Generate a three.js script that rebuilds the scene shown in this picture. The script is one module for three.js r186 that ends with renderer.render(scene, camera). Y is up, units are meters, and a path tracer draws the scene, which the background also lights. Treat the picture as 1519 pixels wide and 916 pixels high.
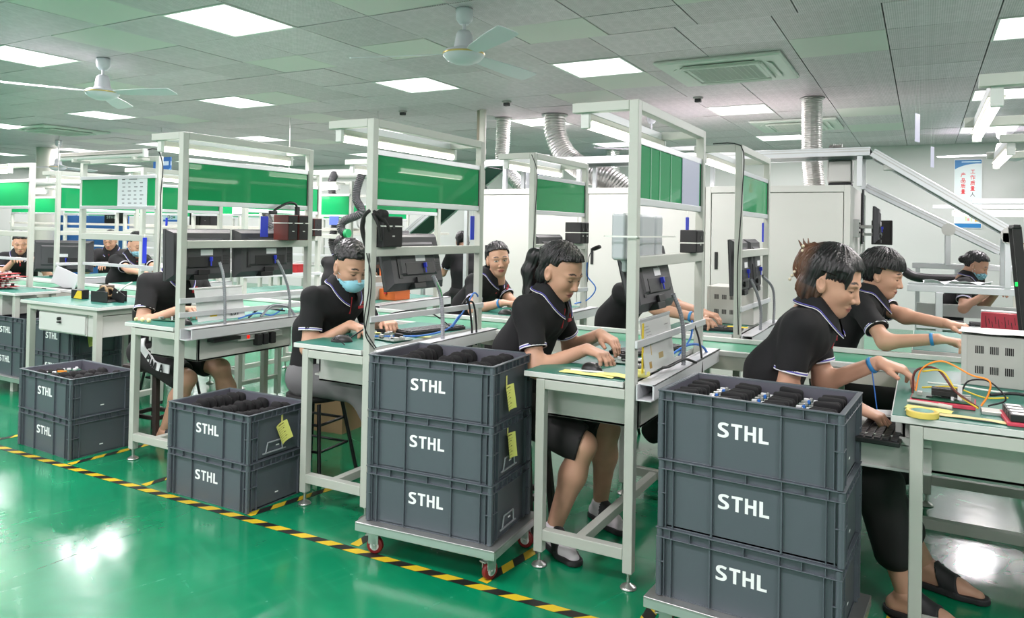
import * as THREE from 'three';
import { RoundedBoxGeometry } from 'three/addons/geometries/RoundedBoxGeometry.js';
import { RectAreaLightUniformsLib } from 'three/addons/lights/RectAreaLightUniformsLib.js';
import { mergeGeometries, mergeVertices } from 'three/addons/utils/BufferGeometryUtils.js';
import { edgeTable, triTable } from 'three/addons/objects/MarchingCubes.js';
import { FontLoader } from 'three/addons/loaders/FontLoader.js';
import { TextGeometry } from 'three/addons/geometries/TextGeometry.js';

// ---------------------------------------------------------------- camera, renderer, light levels
RectAreaLightUniformsLib.init();
const scene = new THREE.Scene();
scene.background = new THREE.Color(0x000000);
const FOCAL = 1106.56, IW = 1519, IH = 916;
const camera = new THREE.PerspectiveCamera(2 * Math.atan(IH / 2 / FOCAL) * 180 / Math.PI, IW / IH, 0.05, 80);
camera.position.set(0, 1.395, 0);
camera.rotation.set(0.0140379, 0.5045031, 0.0180322, 'YXZ');
camera.setViewOffset(IW, IH, 0, IH / 2 - 324.55, IW, IH);      // the photo is cropped at the top of the lens' image
scene.add(camera);
const renderer = new THREE.WebGLRenderer({ antialias: true });
renderer.toneMapping = THREE.LinearToneMapping;
renderer.toneMappingExposure = 1.55;
renderer.shadowMap.enabled = true;
const PANEL_LIGHT = 36, TUBE_LIGHT = 25;          // luminance of ceiling panels and bench tubes
const CEIL = 2.759;

// ---------------------------------------------------------------- helpers
let seed = 12345;
const rnd = () => { seed = (seed * 1664525 + 1013904223) >>> 0; return seed / 4294967296; };
const rr = (a, b) => a + (b - a) * rnd();
const taken = {};
const uniq = n => { const k = taken[n] = (taken[n] ?? -1) + 1; return k ? n + '_' + String(k).padStart(3, '0') : n; };
function tag(o, label, category, group, kind) {
  if (label) o.userData.label = label; if (category) o.userData.category = category;
  if (group) o.userData.group = group; if (kind) o.userData.kind = kind; return o;
}
function thing(name, label, category, pos = [0, 0, 0], turn = 0, group, kind) {
  const o = new THREE.Group(); o.name = uniq(name); o.position.set(...pos); o.rotation.y = turn;
  tag(o, label, category, group, kind); scene.add(o); return o;
}
function mg(list) {
  if (!Array.isArray(list)) return list;
  if (list.length === 1) return list[0];
  const col = list.some(g => g.attributes.color);
  return mergeGeometries(list.map(g => {
    g = g.index ? g.toNonIndexed() : g;
    for (const k of Object.keys(g.attributes)) if (!['position', 'normal', 'uv', 'color'].includes(k)) g.deleteAttribute(k);
    if (!g.attributes.uv) g.setAttribute('uv', new THREE.BufferAttribute(new Float32Array(g.attributes.position.count * 2), 2));
    if (col && !g.attributes.color) g.setAttribute('color', new THREE.BufferAttribute(new Float32Array(g.attributes.position.count * 3).fill(1), 3));
    return g;
  }));
}
function mesh(name, geo, mat, parent = scene, label) {
  const m = new THREE.Mesh(mg(geo), mat); m.name = parent === scene ? uniq(name) : name;
  m.castShadow = m.receiveShadow = true; if (label) m.userData.label = label; parent.add(m); return m;
}
function solo(name, geo, mat, label, category, group, kind) { return tag(mesh(name, geo, mat), label, category, group, kind); }
function copy(o, pos, turn, label, group) {
  const c = o.clone(); c.name = uniq(o.name.replace(/_\d{3}$/, '')); c.userData = { ...o.userData }; c.position.set(...pos);
  if (turn !== undefined) c.rotation.y = turn; if (label) c.userData.label = label; if (group) c.userData.group = group; scene.add(c); return c;
}
const bcache = {};
function bx(w, h, d, x = 0, y = 0, z = 0, c = 0.003) {
  c = Math.min(c, w * .45, h * .45, d * .45);
  const k = [w, h, d, c].map(v => v.toFixed(4)).join();
  const g = (bcache[k] ??= c < .0004 ? new THREE.BoxGeometry(w, h, d) : new RoundedBoxGeometry(w, h, d, 1, c)).clone();
  return g.translate(x, y, z);
}
const B = (x0, x1, y0, y1, z0, z1, c) => bx(Math.abs(x1 - x0), Math.abs(y1 - y0), Math.abs(z1 - z0), (x0 + x1) / 2, (y0 + y1) / 2, (z0 + z1) / 2, c);
function cyl(r0, r1, h, x = 0, y = 0, z = 0, axis = 'y', seg = 20) {
  const g = new THREE.CylinderGeometry(r0, r1, h, seg);
  if (axis === 'x') g.rotateZ(-Math.PI / 2); if (axis === 'z') g.rotateX(Math.PI / 2);
  return g.translate(x, y, z);
}
const V = (...a) => a[0]?.isVector3 ? a[0] : Array.isArray(a[0]) ? new THREE.Vector3(...a[0]) : new THREE.Vector3(...a);
function orient(g, p, q, up = [0, 1, 0]) {      // local +x runs from p to q
  const a = V(p), b = V(q), x = b.clone().sub(a).normalize(); let u = V(up);
  if (Math.abs(x.dot(u)) > .98) u = V(0, 0, 1);
  const z = x.clone().cross(u).normalize(), y = z.clone().cross(x);
  return g.applyMatrix4(new THREE.Matrix4().makeBasis(x, y, z).setPosition(a.add(b).multiplyScalar(.5)));
}
const bar = (p, q, h, w, c = .003, up) => orient(bx(V(p).distanceTo(V(q)), h, w, 0, 0, 0, c), p, q, up);
const rod = (p, q, r, seg = 10, r1 = r) => orient(cyl(r1, r, V(p).distanceTo(V(q)), 0, 0, 0, 'x', seg), p, q);
function tube(pts, r, n = 24, rad = 7, closed = false) {
  return new THREE.TubeGeometry(new THREE.CatmullRomCurve3(pts.map(p => V(p)), closed, 'centripetal'), n, r, rad, closed);
}
const lathe = (pts, seg = 24, x = 0, y = 0, z = 0) => new THREE.LatheGeometry(pts.map(p => new THREE.Vector2(...p)), seg).translate(x, y, z);
function ext(pts, depth, bevel = 0) {
  const s = new THREE.Shape(pts.map(p => new THREE.Vector2(...p)));
  return new THREE.ExtrudeGeometry(s, { depth, bevelEnabled: bevel > 0, bevelSize: bevel, bevelThickness: bevel, bevelSegments: 1, steps: 1, curveSegments: 8 });
}
function colored(g, rgb) {
  const n = g.attributes.position.count, a = new Float32Array(n * 3);
  for (let i = 0; i < n; i++) a.set(rgb, i * 3);
  g.setAttribute('color', new THREE.BufferAttribute(a, 3)); return g;
}
// value noise
function hash(x, y, z) { let h = Math.imul(x, 374761393) ^ Math.imul(y, 668265263) ^ Math.imul(z, 2147483647 - 5); h = Math.imul(h ^ (h >>> 13), 1274126177); return ((h ^ (h >>> 16)) >>> 0) / 4294967296; }
function noise(x, y, z = 0) {
  const xi = Math.floor(x), yi = Math.floor(y), zi = Math.floor(z); const s = t => t * t * (3 - 2 * t);
  const u = s(x - xi), v = s(y - yi), w = s(z - zi), L = (a, b, t) => a + (b - a) * t;
  const c = (i, j, k) => hash(xi + i, yi + j, zi + k);
  return L(L(L(c(0, 0, 0), c(1, 0, 0), u), L(c(0, 1, 0), c(1, 1, 0), u), v), L(L(c(0, 0, 1), c(1, 0, 1), u), L(c(0, 1, 1), c(1, 1, 1), u), v), w);
}
function tex(w, h, fn, srgb, rep) {
  const d = new Uint8Array(w * h * 4);
  for (let y = 0; y < h; y++) for (let x = 0; x < w; x++) {
    const c = fn(x / w, y / h, x, y), o = (y * w + x) * 4;
    d[o] = c[0] * 255; d[o + 1] = c[1] * 255; d[o + 2] = c[2] * 255; d[o + 3] = 255;
  }
  const t = new THREE.DataTexture(d, w, h); t.magFilter = THREE.LinearFilter; t.minFilter = THREE.LinearMipmapLinearFilter; t.generateMipmaps = true;
  t.wrapS = t.wrapT = THREE.RepeatWrapping; if (srgb) t.colorSpace = THREE.SRGBColorSpace; if (rep) t.repeat.set(rep, rep); t.needsUpdate = true; return t;
}
function canvasTex(w, h, draw) {
  const c = document.createElement('canvas'); c.width = w; c.height = h; const g = c.getContext('2d'); draw(g, w, h);
  const t = new THREE.CanvasTexture(c); t.colorSpace = THREE.SRGBColorSpace; return t;
}
const lin = (r, g, b) => new THREE.Color().setRGB(r, g, b);
const mat = (rgb, roughness = .5, o = {}) => new THREE.MeshStandardMaterial({ color: Array.isArray(rgb) ? lin(...rgb) : rgb, roughness, ...o });
const phys = (rgb, roughness = .5, o = {}) => new THREE.MeshPhysicalMaterial({ color: Array.isArray(rgb) ? lin(...rgb) : rgb, roughness, ...o });

// ---------------------------------------------------------------- materials
const font = await new FontLoader().loadAsync('fonts/droid/droid_sans_bold.typeface.json');
const M = {
  frame: mat([.47, .49, .445], .42), alu: mat([.66, .68, .70], .32, { metalness: .55 }), aluFlat: mat([.62, .63, .65], .4, { metalness: .2 }),
  white: mat([.62, .63, .61], .45), offwhite: mat([.54, .55, .52], .5), cabinet: mat([.54, .54, .505], .42), cream: mat([.57, .56, .50], .5),
  matTop: phys([.010, .15, .11], .42, { clearcoat: .12, clearcoatRoughness: .3 }),
  board: phys([.001, .27, .085], .55, { specularIntensity: .3, clearcoat: .5, clearcoatRoughness: .03 }),
  belt: phys([.05, .30, .17], .35, { clearcoat: .2, clearcoatRoughness: .2 }), beltDark: mat([.008, .05, .035], .5),
  steel: mat([.5, .5, .48], .3, { metalness: .85 }), zinc: mat([.56, .6, .58], .34, { metalness: .75 }), galv: mat([.45, .46, .45], .38, { metalness: .8 }),
  black: mat([.012, .012, .013], .42), blackSoft: mat([.012, .012, .012], .8), monitor: mat([.045, .045, .05], .48), monitorDark: mat([.008, .008, .009], .4), screen: phys([.006, .006, .007], .12),
  crate: mat([.082, .098, .115], .42), crateIn: mat([.10, .10, .125], .5), letter: mat([.86, .88, .88], .5),
  foam: mat([.010, .010, .011], .95), red: mat([.45, .015, .02], .45), wheelRed: mat([.20, .012, .014], .35), pink: mat([.62, .06, .10], .55),
  card: mat([.72, .70, .22], .7), yellow: mat([.75, .55, .03], .5), paper: mat([.72, .73, .75], .75), cableBlack: mat([.012, .012, .014], .5), cableBlue: mat([.03, .16, .55], .45),
  blue: mat([.015, .035, .50], .45), vga: mat([.03, .05, .6], .45), wood: mat([.10, .018, .014], .38), darkPlastic: mat([.02, .02, .022], .5), spiral: mat([.33, .34, .37], .4, { metalness: .3 }),
  carton: mat([.32, .21, .11], .8), pcb: mat([.015, .09, .05], .45), chip: mat([.015, .015, .016], .4), tin: mat([.6, .6, .58], .3, { metalness: .7 }),
  tie: mat([.75, .77, .72], .4), orange: mat([.85, .27, .02], .5), orangeBox: mat([.55, .12, .02], .5), stoolBlack: mat([.012, .012, .013], .35), brownWood: mat([.035, .028, .024], .55),
  wallpaint: mat([.56, .57, .55], .7), bluePartition: mat([.02, .12, .36], .6),
};
// ---------------------------------------------------------------- the room
const RX0 = -20.5, RX1 = 4.6, RZ0 = -12.66, RZ1 = 2.3;
{
  const S = 1024;
  const scuff = (u, v) => {      // scratches and worn patches of the epoxy coat
    let n = .5 * noise(u * 6, v * 6) + .3 * noise(u * 17, v * 17, 3) + .2 * noise(u * 60, v * 60, 5);
    const str = Math.pow(Math.max(0, noise(u * 9 + v * 3, v * 140 - u * 60, 9) - .62) / .38, 2) + Math.pow(Math.max(0, noise(u * 130 + v * 40, v * 8, 14) - .66) / .34, 2);
    return [n, str];
  };
  const fc = tex(S, S, (u, v) => { const [n, s] = scuff(u, v); const k = .86 + .22 * n; const w = s * .02; return [(.012 + w * .5) * k + .0, (.50 + w) * k, (.335 + w * .9) * k]; }, true);
  const fr = tex(S, S, (u, v) => { const [n, s] = scuff(u, v); const r = .20 + .16 * Math.max(0, n - .42) + .06 * s; return [r, r, r]; });
  const fb = tex(512, 512, (u, v) => { const b = .5 * noise(u * 10, v * 10, 2) + .3 * noise(u * 28, v * 28, 4) + .2 * noise(u * 80, v * 80, 6); return [b, b, b]; });
  for (const t of [fc, fr, fb]) t.repeat.set(1 / 3.1, 1 / 3.1);
  const g = new THREE.BoxGeometry(RX1 - RX0, .2, RZ1 - RZ0).translate((RX0 + RX1) / 2, -.1, (RZ0 + RZ1) / 2);
  const p = g.attributes.position, uv = g.attributes.uv; for (let i = 0; i < p.count; i++) uv.setXY(i, p.getX(i), p.getZ(i));
  tag(mesh('floor', g, phys(0xffffff, 1, { map: fc, roughnessMap: fr, bumpMap: fb, bumpScale: .0022, clearcoat: .35, clearcoatRoughness: .1 })), 'glossy green epoxy factory floor with scuffs', 'floor', null, 'structure');
}
const wall = (n, ...b) => tag(mesh(n, B(...b, 0), M.wallpaint), 'pale painted factory wall', 'wall', null, 'structure');
wall('wall_back', RX0, RX1, 0, 3.1, RZ0 - .2, RZ0); wall('wall_left', RX0 - .2, RX0, 0, 3.1, RZ0 - .2, RZ1 + .2);
wall('wall_right', RX1, RX1 + .2, 0, 3.1, RZ0 - .2, RZ1 + .2); wall('wall_front', RX0, RX1, 0, 3.1, RZ1, RZ1 + .2);

// ceiling: slab, then tiles row by row; panels and cassettes take the place of tiles
const zl = [RZ1, 1.82, 1.20, .58, -.04, -.66, -1.28, -1.90, -2.52, -3.14, -3.76, -4.38, -4.85, -5.49, -6.11, -6.74, -7.40, -8.10, -8.73, -9.38, -10.05, -10.75, -11.37, -12.0, RZ0];
const panels = [];      // [x0, z0, x1, z1]
{
  const ceil = new THREE.Group(); ceil.name = 'ceiling'; tag(ceil, 'suspended ceiling of square perforated metal tiles', 'ceiling', null, 'structure'); scene.add(ceil);
  mesh('slab', B(RX0, RX1, CEIL + .03, CEIL + .25, RZ0, RZ1, 0), mat([.03, .03, .03], .9), ceil);
  const perf = tex(256, 256, (u, v, x, y) => { const a = (x % 16) - 8, b = (y % 16) - 8, h = Math.sqrt(a * a + b * b); const k = h < 4 ? .60 : .86; const n = .96 + .08 * noise(x / 40, y / 40); return [k * n, k * n * 1.0, k * n * .99]; }, true);
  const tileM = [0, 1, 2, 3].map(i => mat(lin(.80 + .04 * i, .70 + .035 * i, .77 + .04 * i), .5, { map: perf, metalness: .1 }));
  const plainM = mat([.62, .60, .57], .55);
  const lights = {
    '-0.66': [-4.42, -7.02, -9.50, -11.98, -1.94, 1.16], '1.82': [-4.42, -7.02, -9.5, -1.94, 1.16], '-3.14': [-4.42, -7.02, -9.50, -11.98, 1.16],
    '-5.49': [.39, -2.71, -4.57, -7.05, -9.53, -12.01, -14.49], '-8.1': [-2.09, -4.57, -7.05, -9.53, -12.01, -14.49, -16.97, .39, 2.87], '-10.75': [-2.09, -4.57, -9.53, -12.01, -14.49, -16.97, -19.45, .39],
  };
  const plain = [[-1.0, -4.1], [-.5, -6.0], [-2.4, -6.4], [-8.3, -6.5], [-4.7, -2.8], [-5.4, -3.4], [-3.5, -4.6], [-2.9, -3.4], [-6.0, -5.8], [-4.9, -4.6], [-.3, -8.9], [-2.3, -4.6], [-1.6, -2.2], [-3.0, -7.0], [-6.6, -7.2], [-10.3, -7.0], [-11.5, -5.0], [-7.4, -4.6], [-12.4, -7.8], [-.3, -10.4], [-3.4, -9.9], [-8.8, -9.1]];
  const cells = [], P = 0.62;
  for (let i = 0; i + 1 < zl.length; i++) {
    const z1 = zl[i], z0 = zl[i + 1], off = z1 > -4.85 ? -1.93 : -2.09;
    const starts = lights[String(zl[i])] ?? [];
    for (let k = Math.floor((RX0 - off) / P); k * P + off < RX1; k++) {
      const x0 = Math.max(RX0, off + k * P), x1 = Math.min(RX1, off + (k + 1) * P); if (x1 - x0 < .02) continue;
      const cx = (x0 + x1) / 2, cz = (z0 + z1) / 2;
      if (starts.some(s => Math.abs(s + .31 - cx) < .311)) { panels.push([x0, z0, x1, z1]); continue; }
      
      const d = cx * -.483 + cz * -.875, vis = d > .3 && Math.abs(cx * .875 - cz * .483) < d * .72 && (CEIL - 1.395) / d < .34;
      cells.push({ x0, x1, z0, z1, cx, cz, pl: plain.some(q => q[0] > x0 && q[0] < x1 && q[1] > z0 && q[1] < z1), d: vis ? d : 1e3 + d });
    }
  }
  cells.sort((a, b) => a.d - b.d);
  const rest = [], restP = [], gc = {};
  cells.forEach((c, i) => {
    const w = c.x1 - c.x0 - .007, h = c.z1 - c.z0 - .007, k = w.toFixed(3) + h.toFixed(3);
    const mk = () => { const g = bx(w, .016, h, 0, 0, 0, .002); const p = g.attributes.position, uv = g.attributes.uv; for (let j = 0; j < p.count; j++) uv.setXY(j, p.getX(j) / .2, p.getZ(j) / .2); return g; };
    const tx = rr(-.007, .007), tz = rr(-.006, .006), dy = rr(0, .003);
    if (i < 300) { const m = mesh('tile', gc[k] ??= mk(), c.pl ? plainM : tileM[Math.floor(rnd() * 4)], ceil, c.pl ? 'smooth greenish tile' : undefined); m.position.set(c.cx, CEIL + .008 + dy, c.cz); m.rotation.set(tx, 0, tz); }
    else (c.pl ? restP : rest).push((gc[k] ??= mk()).clone().rotateX(tx).rotateZ(tz).translate(c.cx, CEIL + .008 + dy, c.cz));
  });
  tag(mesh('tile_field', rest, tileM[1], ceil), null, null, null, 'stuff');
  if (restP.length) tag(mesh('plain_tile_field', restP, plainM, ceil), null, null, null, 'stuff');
}
// flat LED panels
{
  const glow = mat([.9, .9, .9], .5, { emissive: 0xffffff, emissiveIntensity: 1.0 });
  for (const [x0, z0, x1, z1] of panels) {
    const cx = (x0 + x1) / 2, cz = (z0 + z1) / 2, w = x1 - x0, d = z1 - z0;
    const own = { '-4.1,-3.4': 'square light panel between the two nearest ceiling fans', '-6.7,-3.4': 'square light panel beside the fan above the drawer table', '-2.4,-5.8': 'square light panel beside the nearest ceiling air conditioner', '-4.3,-5.8': 'square light panel over the frame with the headset bundle', '-1.8,-8.4': 'square light panel between the two ceiling air conditioners', '-4.3,-8.4': 'square light panel partly behind the wide foil duct', '-1.8,-11.1': 'square light panel crossed by the foil duct of the right cabinet', '0.7,-5.8': 'square light panel above the bench with the beige case' };
    const key = Object.keys(own).find(k => Math.hypot(+k.split(',')[0] - cx, +k.split(',')[1] - cz) < .2);
    const t = thing('ceiling_light', key ? own[key] : 'square flush light panel over the left-hand rows or the open aisle', 'ceiling light', [cx, CEIL, cz], 0, 'square light panels in the ceiling');
    const f = .018;
    mesh('frame', [B(-w / 2 + .003, w / 2 - .003, -.004, .012, -d / 2 + .003, -d / 2 + f, .001), B(-w / 2 + .003, w / 2 - .003, -.004, .012, d / 2 - f, d / 2 - .003, .001), B(-w / 2 + .003, -w / 2 + f, -.004, .012, -d / 2 + f, d / 2 - f, .001), B(w / 2 - f, w / 2 - .003, -.004, .012, -d / 2 + f, d / 2 - f, .001)], M.white, t);
    mesh('diffuser', B(-w / 2 + f, w / 2 - f, .001, .008, -d / 2 + f, d / 2 - f, 0), glow, t);
    const L = new THREE.RectAreaLight(0xfff7fb, PANEL_LIGHT, w - .04, d - .04); L.position.set(0, -.006, 0); L.rotation.x = -Math.PI / 2; L.name = 'panel_light'; t.add(L);
  }
}
// ---------------------------------------------------------------- generic shapes
function frustum(w0, h0, w1, h1, d, dy = 0) {      // along +x: rectangle w (z) by h (y)
  const g = new THREE.BoxGeometry(d, 1, 1), p = g.attributes.position;
  for (let i = 0; i < p.count; i++) { const far = p.getX(i) > 0; p.setXYZ(i, far ? d : 0, p.getY(i) * (far ? h1 : h0) + (far ? dy : 0), p.getZ(i) * (far ? w1 : w0)); }
  g.computeVertexNormals(); const q = g.toNonIndexed(); q.computeVertexNormals(); return q;
}
function ribTube(pts, r, n, rad, amp, perRib, closed = false) {
  const g = tube(pts, r, n, rad, closed), c = new THREE.CatmullRomCurve3(pts.map(p => V(p)), closed, 'centripetal'), p = g.attributes.position, v = new THREE.Vector3();
  for (let i = 0; i <= n; i++) { const o = c.getPointAt(i / n), k = 1 + amp * Math.cos(i / perRib * Math.PI * 2) + amp * .5 * (hash(i, 7, 3) - .5); for (let j = 0; j <= rad; j++) { v.fromBufferAttribute(p, i * (rad + 1) + j).sub(o).multiplyScalar(k).add(o); p.setXYZ(i * (rad + 1) + j, v.x, v.y, v.z); } }
  g.computeVertexNormals(); return g;
}
const spiralCable = (pts, r = .009) => ribTube(pts, r, 90, 8, .12, 3);
function text3(str, size, depth = .0006, sx = 1) {
  const g = new TextGeometry(str, { font, size, depth, curveSegments: 4, bevelEnabled: false }); g.computeBoundingBox();
  const b = g.boundingBox; g.translate(-(b.min.x + b.max.x) / 2, -(b.min.y + b.max.y) / 2, 0); g.scale(sx, 1, 1); return g;
}
const footGeo = [lathe([[0, .026], [.006, .026], [.010, .020], [.028, .011], [.033, .004], [.031, 0], [0, 0]], 20), cyl(.0065, .0075, .05, 0, .045, 0, 'y', 10), cyl(.012, .012, .008, 0, .06, 0, 'y', 6)];
const footMerged = mg(footGeo);

// ---------------------------------------------------------------- workbench with overhead frame
const PT = .04;      // tube size
function bench(o) {
  const W = o.w ?? .485, lo = o.lamp ?? .235, D = o.d ?? 1.03, t = thing('workbench', o.label, 'workbench', [o.x, 0, o.z], 0, o.group);
  const H = .806;
  // legs: front left, back left short; right pair run up as posts
  const leg = (lx, lz, top, nm) => { const m = mesh(nm, bx(PT, top - .062, PT, lx, (top + .062) / 2, lz, .004), M.frame, t); const f = mesh('levelling_foot', footMerged, M.steel, m); f.position.set(lx, 0, lz); return m; };
  leg(-W + .075, -PT / 2, H - .028, 'leg'); leg(-W + .075, -D + PT / 2, H - .028, 'leg');
  const top = o.frame === false ? H - .028 : 1.915;
  leg(-PT / 2, -PT / 2, top, o.frame === false ? 'leg' : 'post'); leg(-PT / 2, -D + PT / 2, top, o.frame === false ? 'leg' : 'post');
  const rail = (nm, p, q, h, w, m = M.frame) => mesh(nm, bar(p, q, h, w, .003), m, t);
  rail('apron', [-W + .095, H - .05, -.02], [-PT, H - .05, -.02], .04, PT); rail('apron', [-W + .095, H - .05, -D + .02], [-PT, H - .05, -D + .02], .04, PT);
  rail('apron', [-W + .075, H - .05, -PT], [-W + .075, H - .05, -D + PT], .04, PT);
  rail('stretcher', [-W + .095, .135, -.02], [-PT, .135, -.02], .045, PT); rail('stretcher', [-W + .095, .135, -D + .02], [-PT, .135, -D + .02], .045, PT);
  rail('stretcher', [-.24, .13, -.04], [-.24, .13, -D + .04], .04, PT);
  const tt = mesh('tabletop', B(-W, -PT - .006, H - .024, H - .002, .004, -D - .01, .002), M.white, t);
  mesh('green_mat', B(-W + .004, -PT - .008, H - .002, H, 0, -D - .006, .0008), M.matTop, tt);
  if (o.drawer !== false) {
    const b = mesh('drawer_box', [B(-W + .03, -.03, H - .215, H - .203, -.15, -D + .16, .002), B(-W + .03, -.03, H - .215, H - .03, -.15, -.165, .002), B(-.042, -.03, H - .215, H - .03, -.15, -D + .16, .002), B(-W + .03, -W + .042, H - .17, H - .03, -.15, -D + .16, .002), B(-W + .03, -.03, H - .215, H - .03, -D + .145, -D + .16, .002)], M.offwhite, t);
    mesh('runner', [B(-W + .01, -W + .03, H - .13, H - .03, -.15, -.165, .002), B(-W - .0, -W + .03, H - .19, H - .18, -.15, -.3, .002)], M.offwhite, b);
  }
  if (o.tray !== false) {     // open sheet-metal cable channel along the right edge
    mesh('cable_tray', [B(.006, .012, H - .065, H - .005, -.0, -D - .075, .001), B(.006, .068, H - .067, H - .062, -.0, -D - .075, .001), B(.062, .07, H - .067, H - .005, -.03, -D - .075, .001), B(-.005, .07, H - .011, H - .005, -.03, -D - .075, .001)], M.aluFlat, t);
  }
  if (o.frame !== false) {
    rail('top_beam', [-PT / 2, 1.895, -PT], [-PT / 2, 1.895, -D + PT], .04, PT, M.frame);
    rail('cross_beam', [-PT, 1.895, -.02], [-lo - .05, 1.895, -.02], .04, PT); rail('cross_beam', [-PT, 1.895, -D + .02], [-lo - .05, 1.895, -D + .02], .04, PT);
    rail('lamp_beam', [-lo, 1.893, -.04], [-lo, 1.893, -D + .04], .036, .03, M.aluFlat);
    const bt = o.boardTop ?? 1.77, bb = 1.50;
    const bd = mesh('notice_board', B(-.025, -.013, bb + .02, bt - .02, -PT - .004, -D + PT + .004, .001), M.board, t, 'glossy green notice board');
    mesh('board_rail', B(-.03, -.008, bt - .028, bt, -PT, -D + PT, .003), M.alu, bd); mesh('board_rail', B(-.03, -.008, bb, bb + .03, -PT, -D + PT, .003), M.alu, bd);
    mesh('board_trim', [B(-.028, -.010, bb + .03, bt - .028, -PT - .002, -PT - .008, .001), B(-.028, -.010, bb + .03, bt - .028, -D + PT + .008, -D + PT + .002, .001)], M.darkPlastic, bd);
    rail('shelf_rail', [-PT / 2, 1.275, -PT], [-PT / 2, 1.275, -D + PT], .045, PT);
    for (const y of o.rails ?? [.955]) rail('flat_rail', [.006, y, .006], [.006, y - .012, -D + .0], .03, .012, M.aluFlat);
  }
  return t;
}
// ---------------------------------------------------------------- tube lamp hung under a bench frame
function tubeLamp(x, y, z0, len, label, dirX = false, on = true) {
  const t = thing('tube_lamp', label, 'lamp', [x, y, z0], dirX ? Math.PI / 2 : 0, 'tube lamps over the benches');      // runs along -z
  mesh('housing', [bx(.034, .034, len - .048, 0, .017, -len / 2, .006), bx(.05, .004, len - .05, 0, .006, -len / 2, .001)], on ? M.cream : mat([.34, .33, .30], .5), t);
  const gm = on ? mat([.9, .9, .88], .4, { emissive: 0xfffaf0, emissiveIntensity: 5 }) : mat([.7, .7, .68], .3);
  mesh('tube', cyl(.0165, .0165, len - .05, 0, -.012, -len / 2, 'z', 16), gm, t);
  for (const z of [-.012, -len + .012]) mesh('end_cap', B(-.018, .018, -.03, .034, z - .012, z + .012, .003), M.white, t);
  if (on) { const L = new THREE.RectAreaLight(0xfff6ea, TUBE_LIGHT, .034, len - .06); L.position.set(0, -.032, -len / 2); L.rotation.x = -Math.PI / 2; L.name = 'tube_light'; t.add(L); }
  return t;
}
// ---------------------------------------------------------------- monitor seen from behind: screen looks along -x
function monitor(p, label, o = {}) {
  const w = o.w ?? .47, h = o.h ?? .30, t = thing('monitor', label, 'monitor', p, o.turn ?? 0, o.group);
  const g = new THREE.Group(); const T = m => { m.rotation.z = o.tilt ?? -.16; return m; };
  const shell = T(mesh('back_shell', [bx(.018, h, w, 0, 0, 0, .006), frustum(w - .01, h - .01, w - .07, h - .06, .03, .005).translate(.008, 0, 0), frustum(w - .16, h - .12, w - .2, h - .15, .012, 0).translate(.037, .008, 0)], M.monitor, t));
  mesh('bezel', bx(.004, h - .004, w - .004, -.010, 0, 0, .001), M.monitorDark, shell);
  mesh('screen', bx(.002, h - .04, w - .03, -.0125, .004, 0, 0), M.screen, shell);
  mesh('port_recess', [bx(.003, .06, w * .5, .0495, -.045, -.01, .001), bx(.004, .1, .03, .0405, -.04, w * .31, .001), bx(.012, .03, .08, .05, -.105, 0, .002)], M.monitorDark, shell);
  mesh('vent', Array.from({ length: 6 }, (_, i) => bx(.002, .004, .045, .0405, -.06 + i * .01, -w * .36, 0)), M.monitorDark, shell);
  mesh('sticker', bx(.001, .034, .085, .0500, .010, -.02, 0), M.paper, shell, 'white printed sticker');
  mesh('video_plug', [bx(.02, .026, .012, .058, -.03, -.045, .003), cyl(.004, .004, .03, .058, -.055, -.045, 'y', 8)], M.vga, shell, 'blue video plug');
  mesh('mount_arm', [bx(.05, .03, .10, .03, -h / 2 + .015, .02, .003)], M.monitorDark, shell);
  return t;
}
function speaker(x, y, z, w, h, d, label, m = M.darkPlastic, o = {}) {      // front looks along +x unless o.face
  const t = thing('speaker', label, 'speaker', [x, y, z], o.turn ?? 0, o.group);
  mesh('cabinet', bx(d, h, w, 0, h / 2, 0, .004), m, t);
  mesh('grille', bx(.004, h - .01, w - .008, d / 2 + .001, h / 2, 0, .002), o.grille ?? M.blackSoft, t);
  mesh('port', cyl(.010, .010, .003, d / 2 + .004, h * .66, 0, 'x', 14), M.black, t);
  mesh('badge', bx(.002, .007, .018, d / 2 + .004, h * .36, 0, 0), M.tin, t);
  return t;
}
const tie = (x, y, z, w, d) => [B(x - d, x + d, y - .003, y + .003, z - w, z - w + .002, 0), B(x - d, x + d, y - .003, y + .003, z + w - .002, z + w, 0), B(x + d - .002, x + d, y - .003, y + .003, z - w, z + w, 0), B(x - d, x - d + .002, y - .003, y + .003, z - w, z + w, 0)];
function keyTag(x, y, z, label, h = .11) {      // flat blue plastic sleeve hung by a string
  const t = thing('tag_sleeve', label, 'tag', [x, y, z], rr(-.2, .2), 'blue tag sleeves hung on the frames');
  mesh('sleeve', bx(.006, h, .035, 0, -h / 2 - .03, 0, .002), M.blue, t); mesh('string', tube([[0, .0, 0], [.003, -.015, .004], [0, -.032, 0]], .0015, 6, 5), M.tie, t); return t;
}

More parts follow.
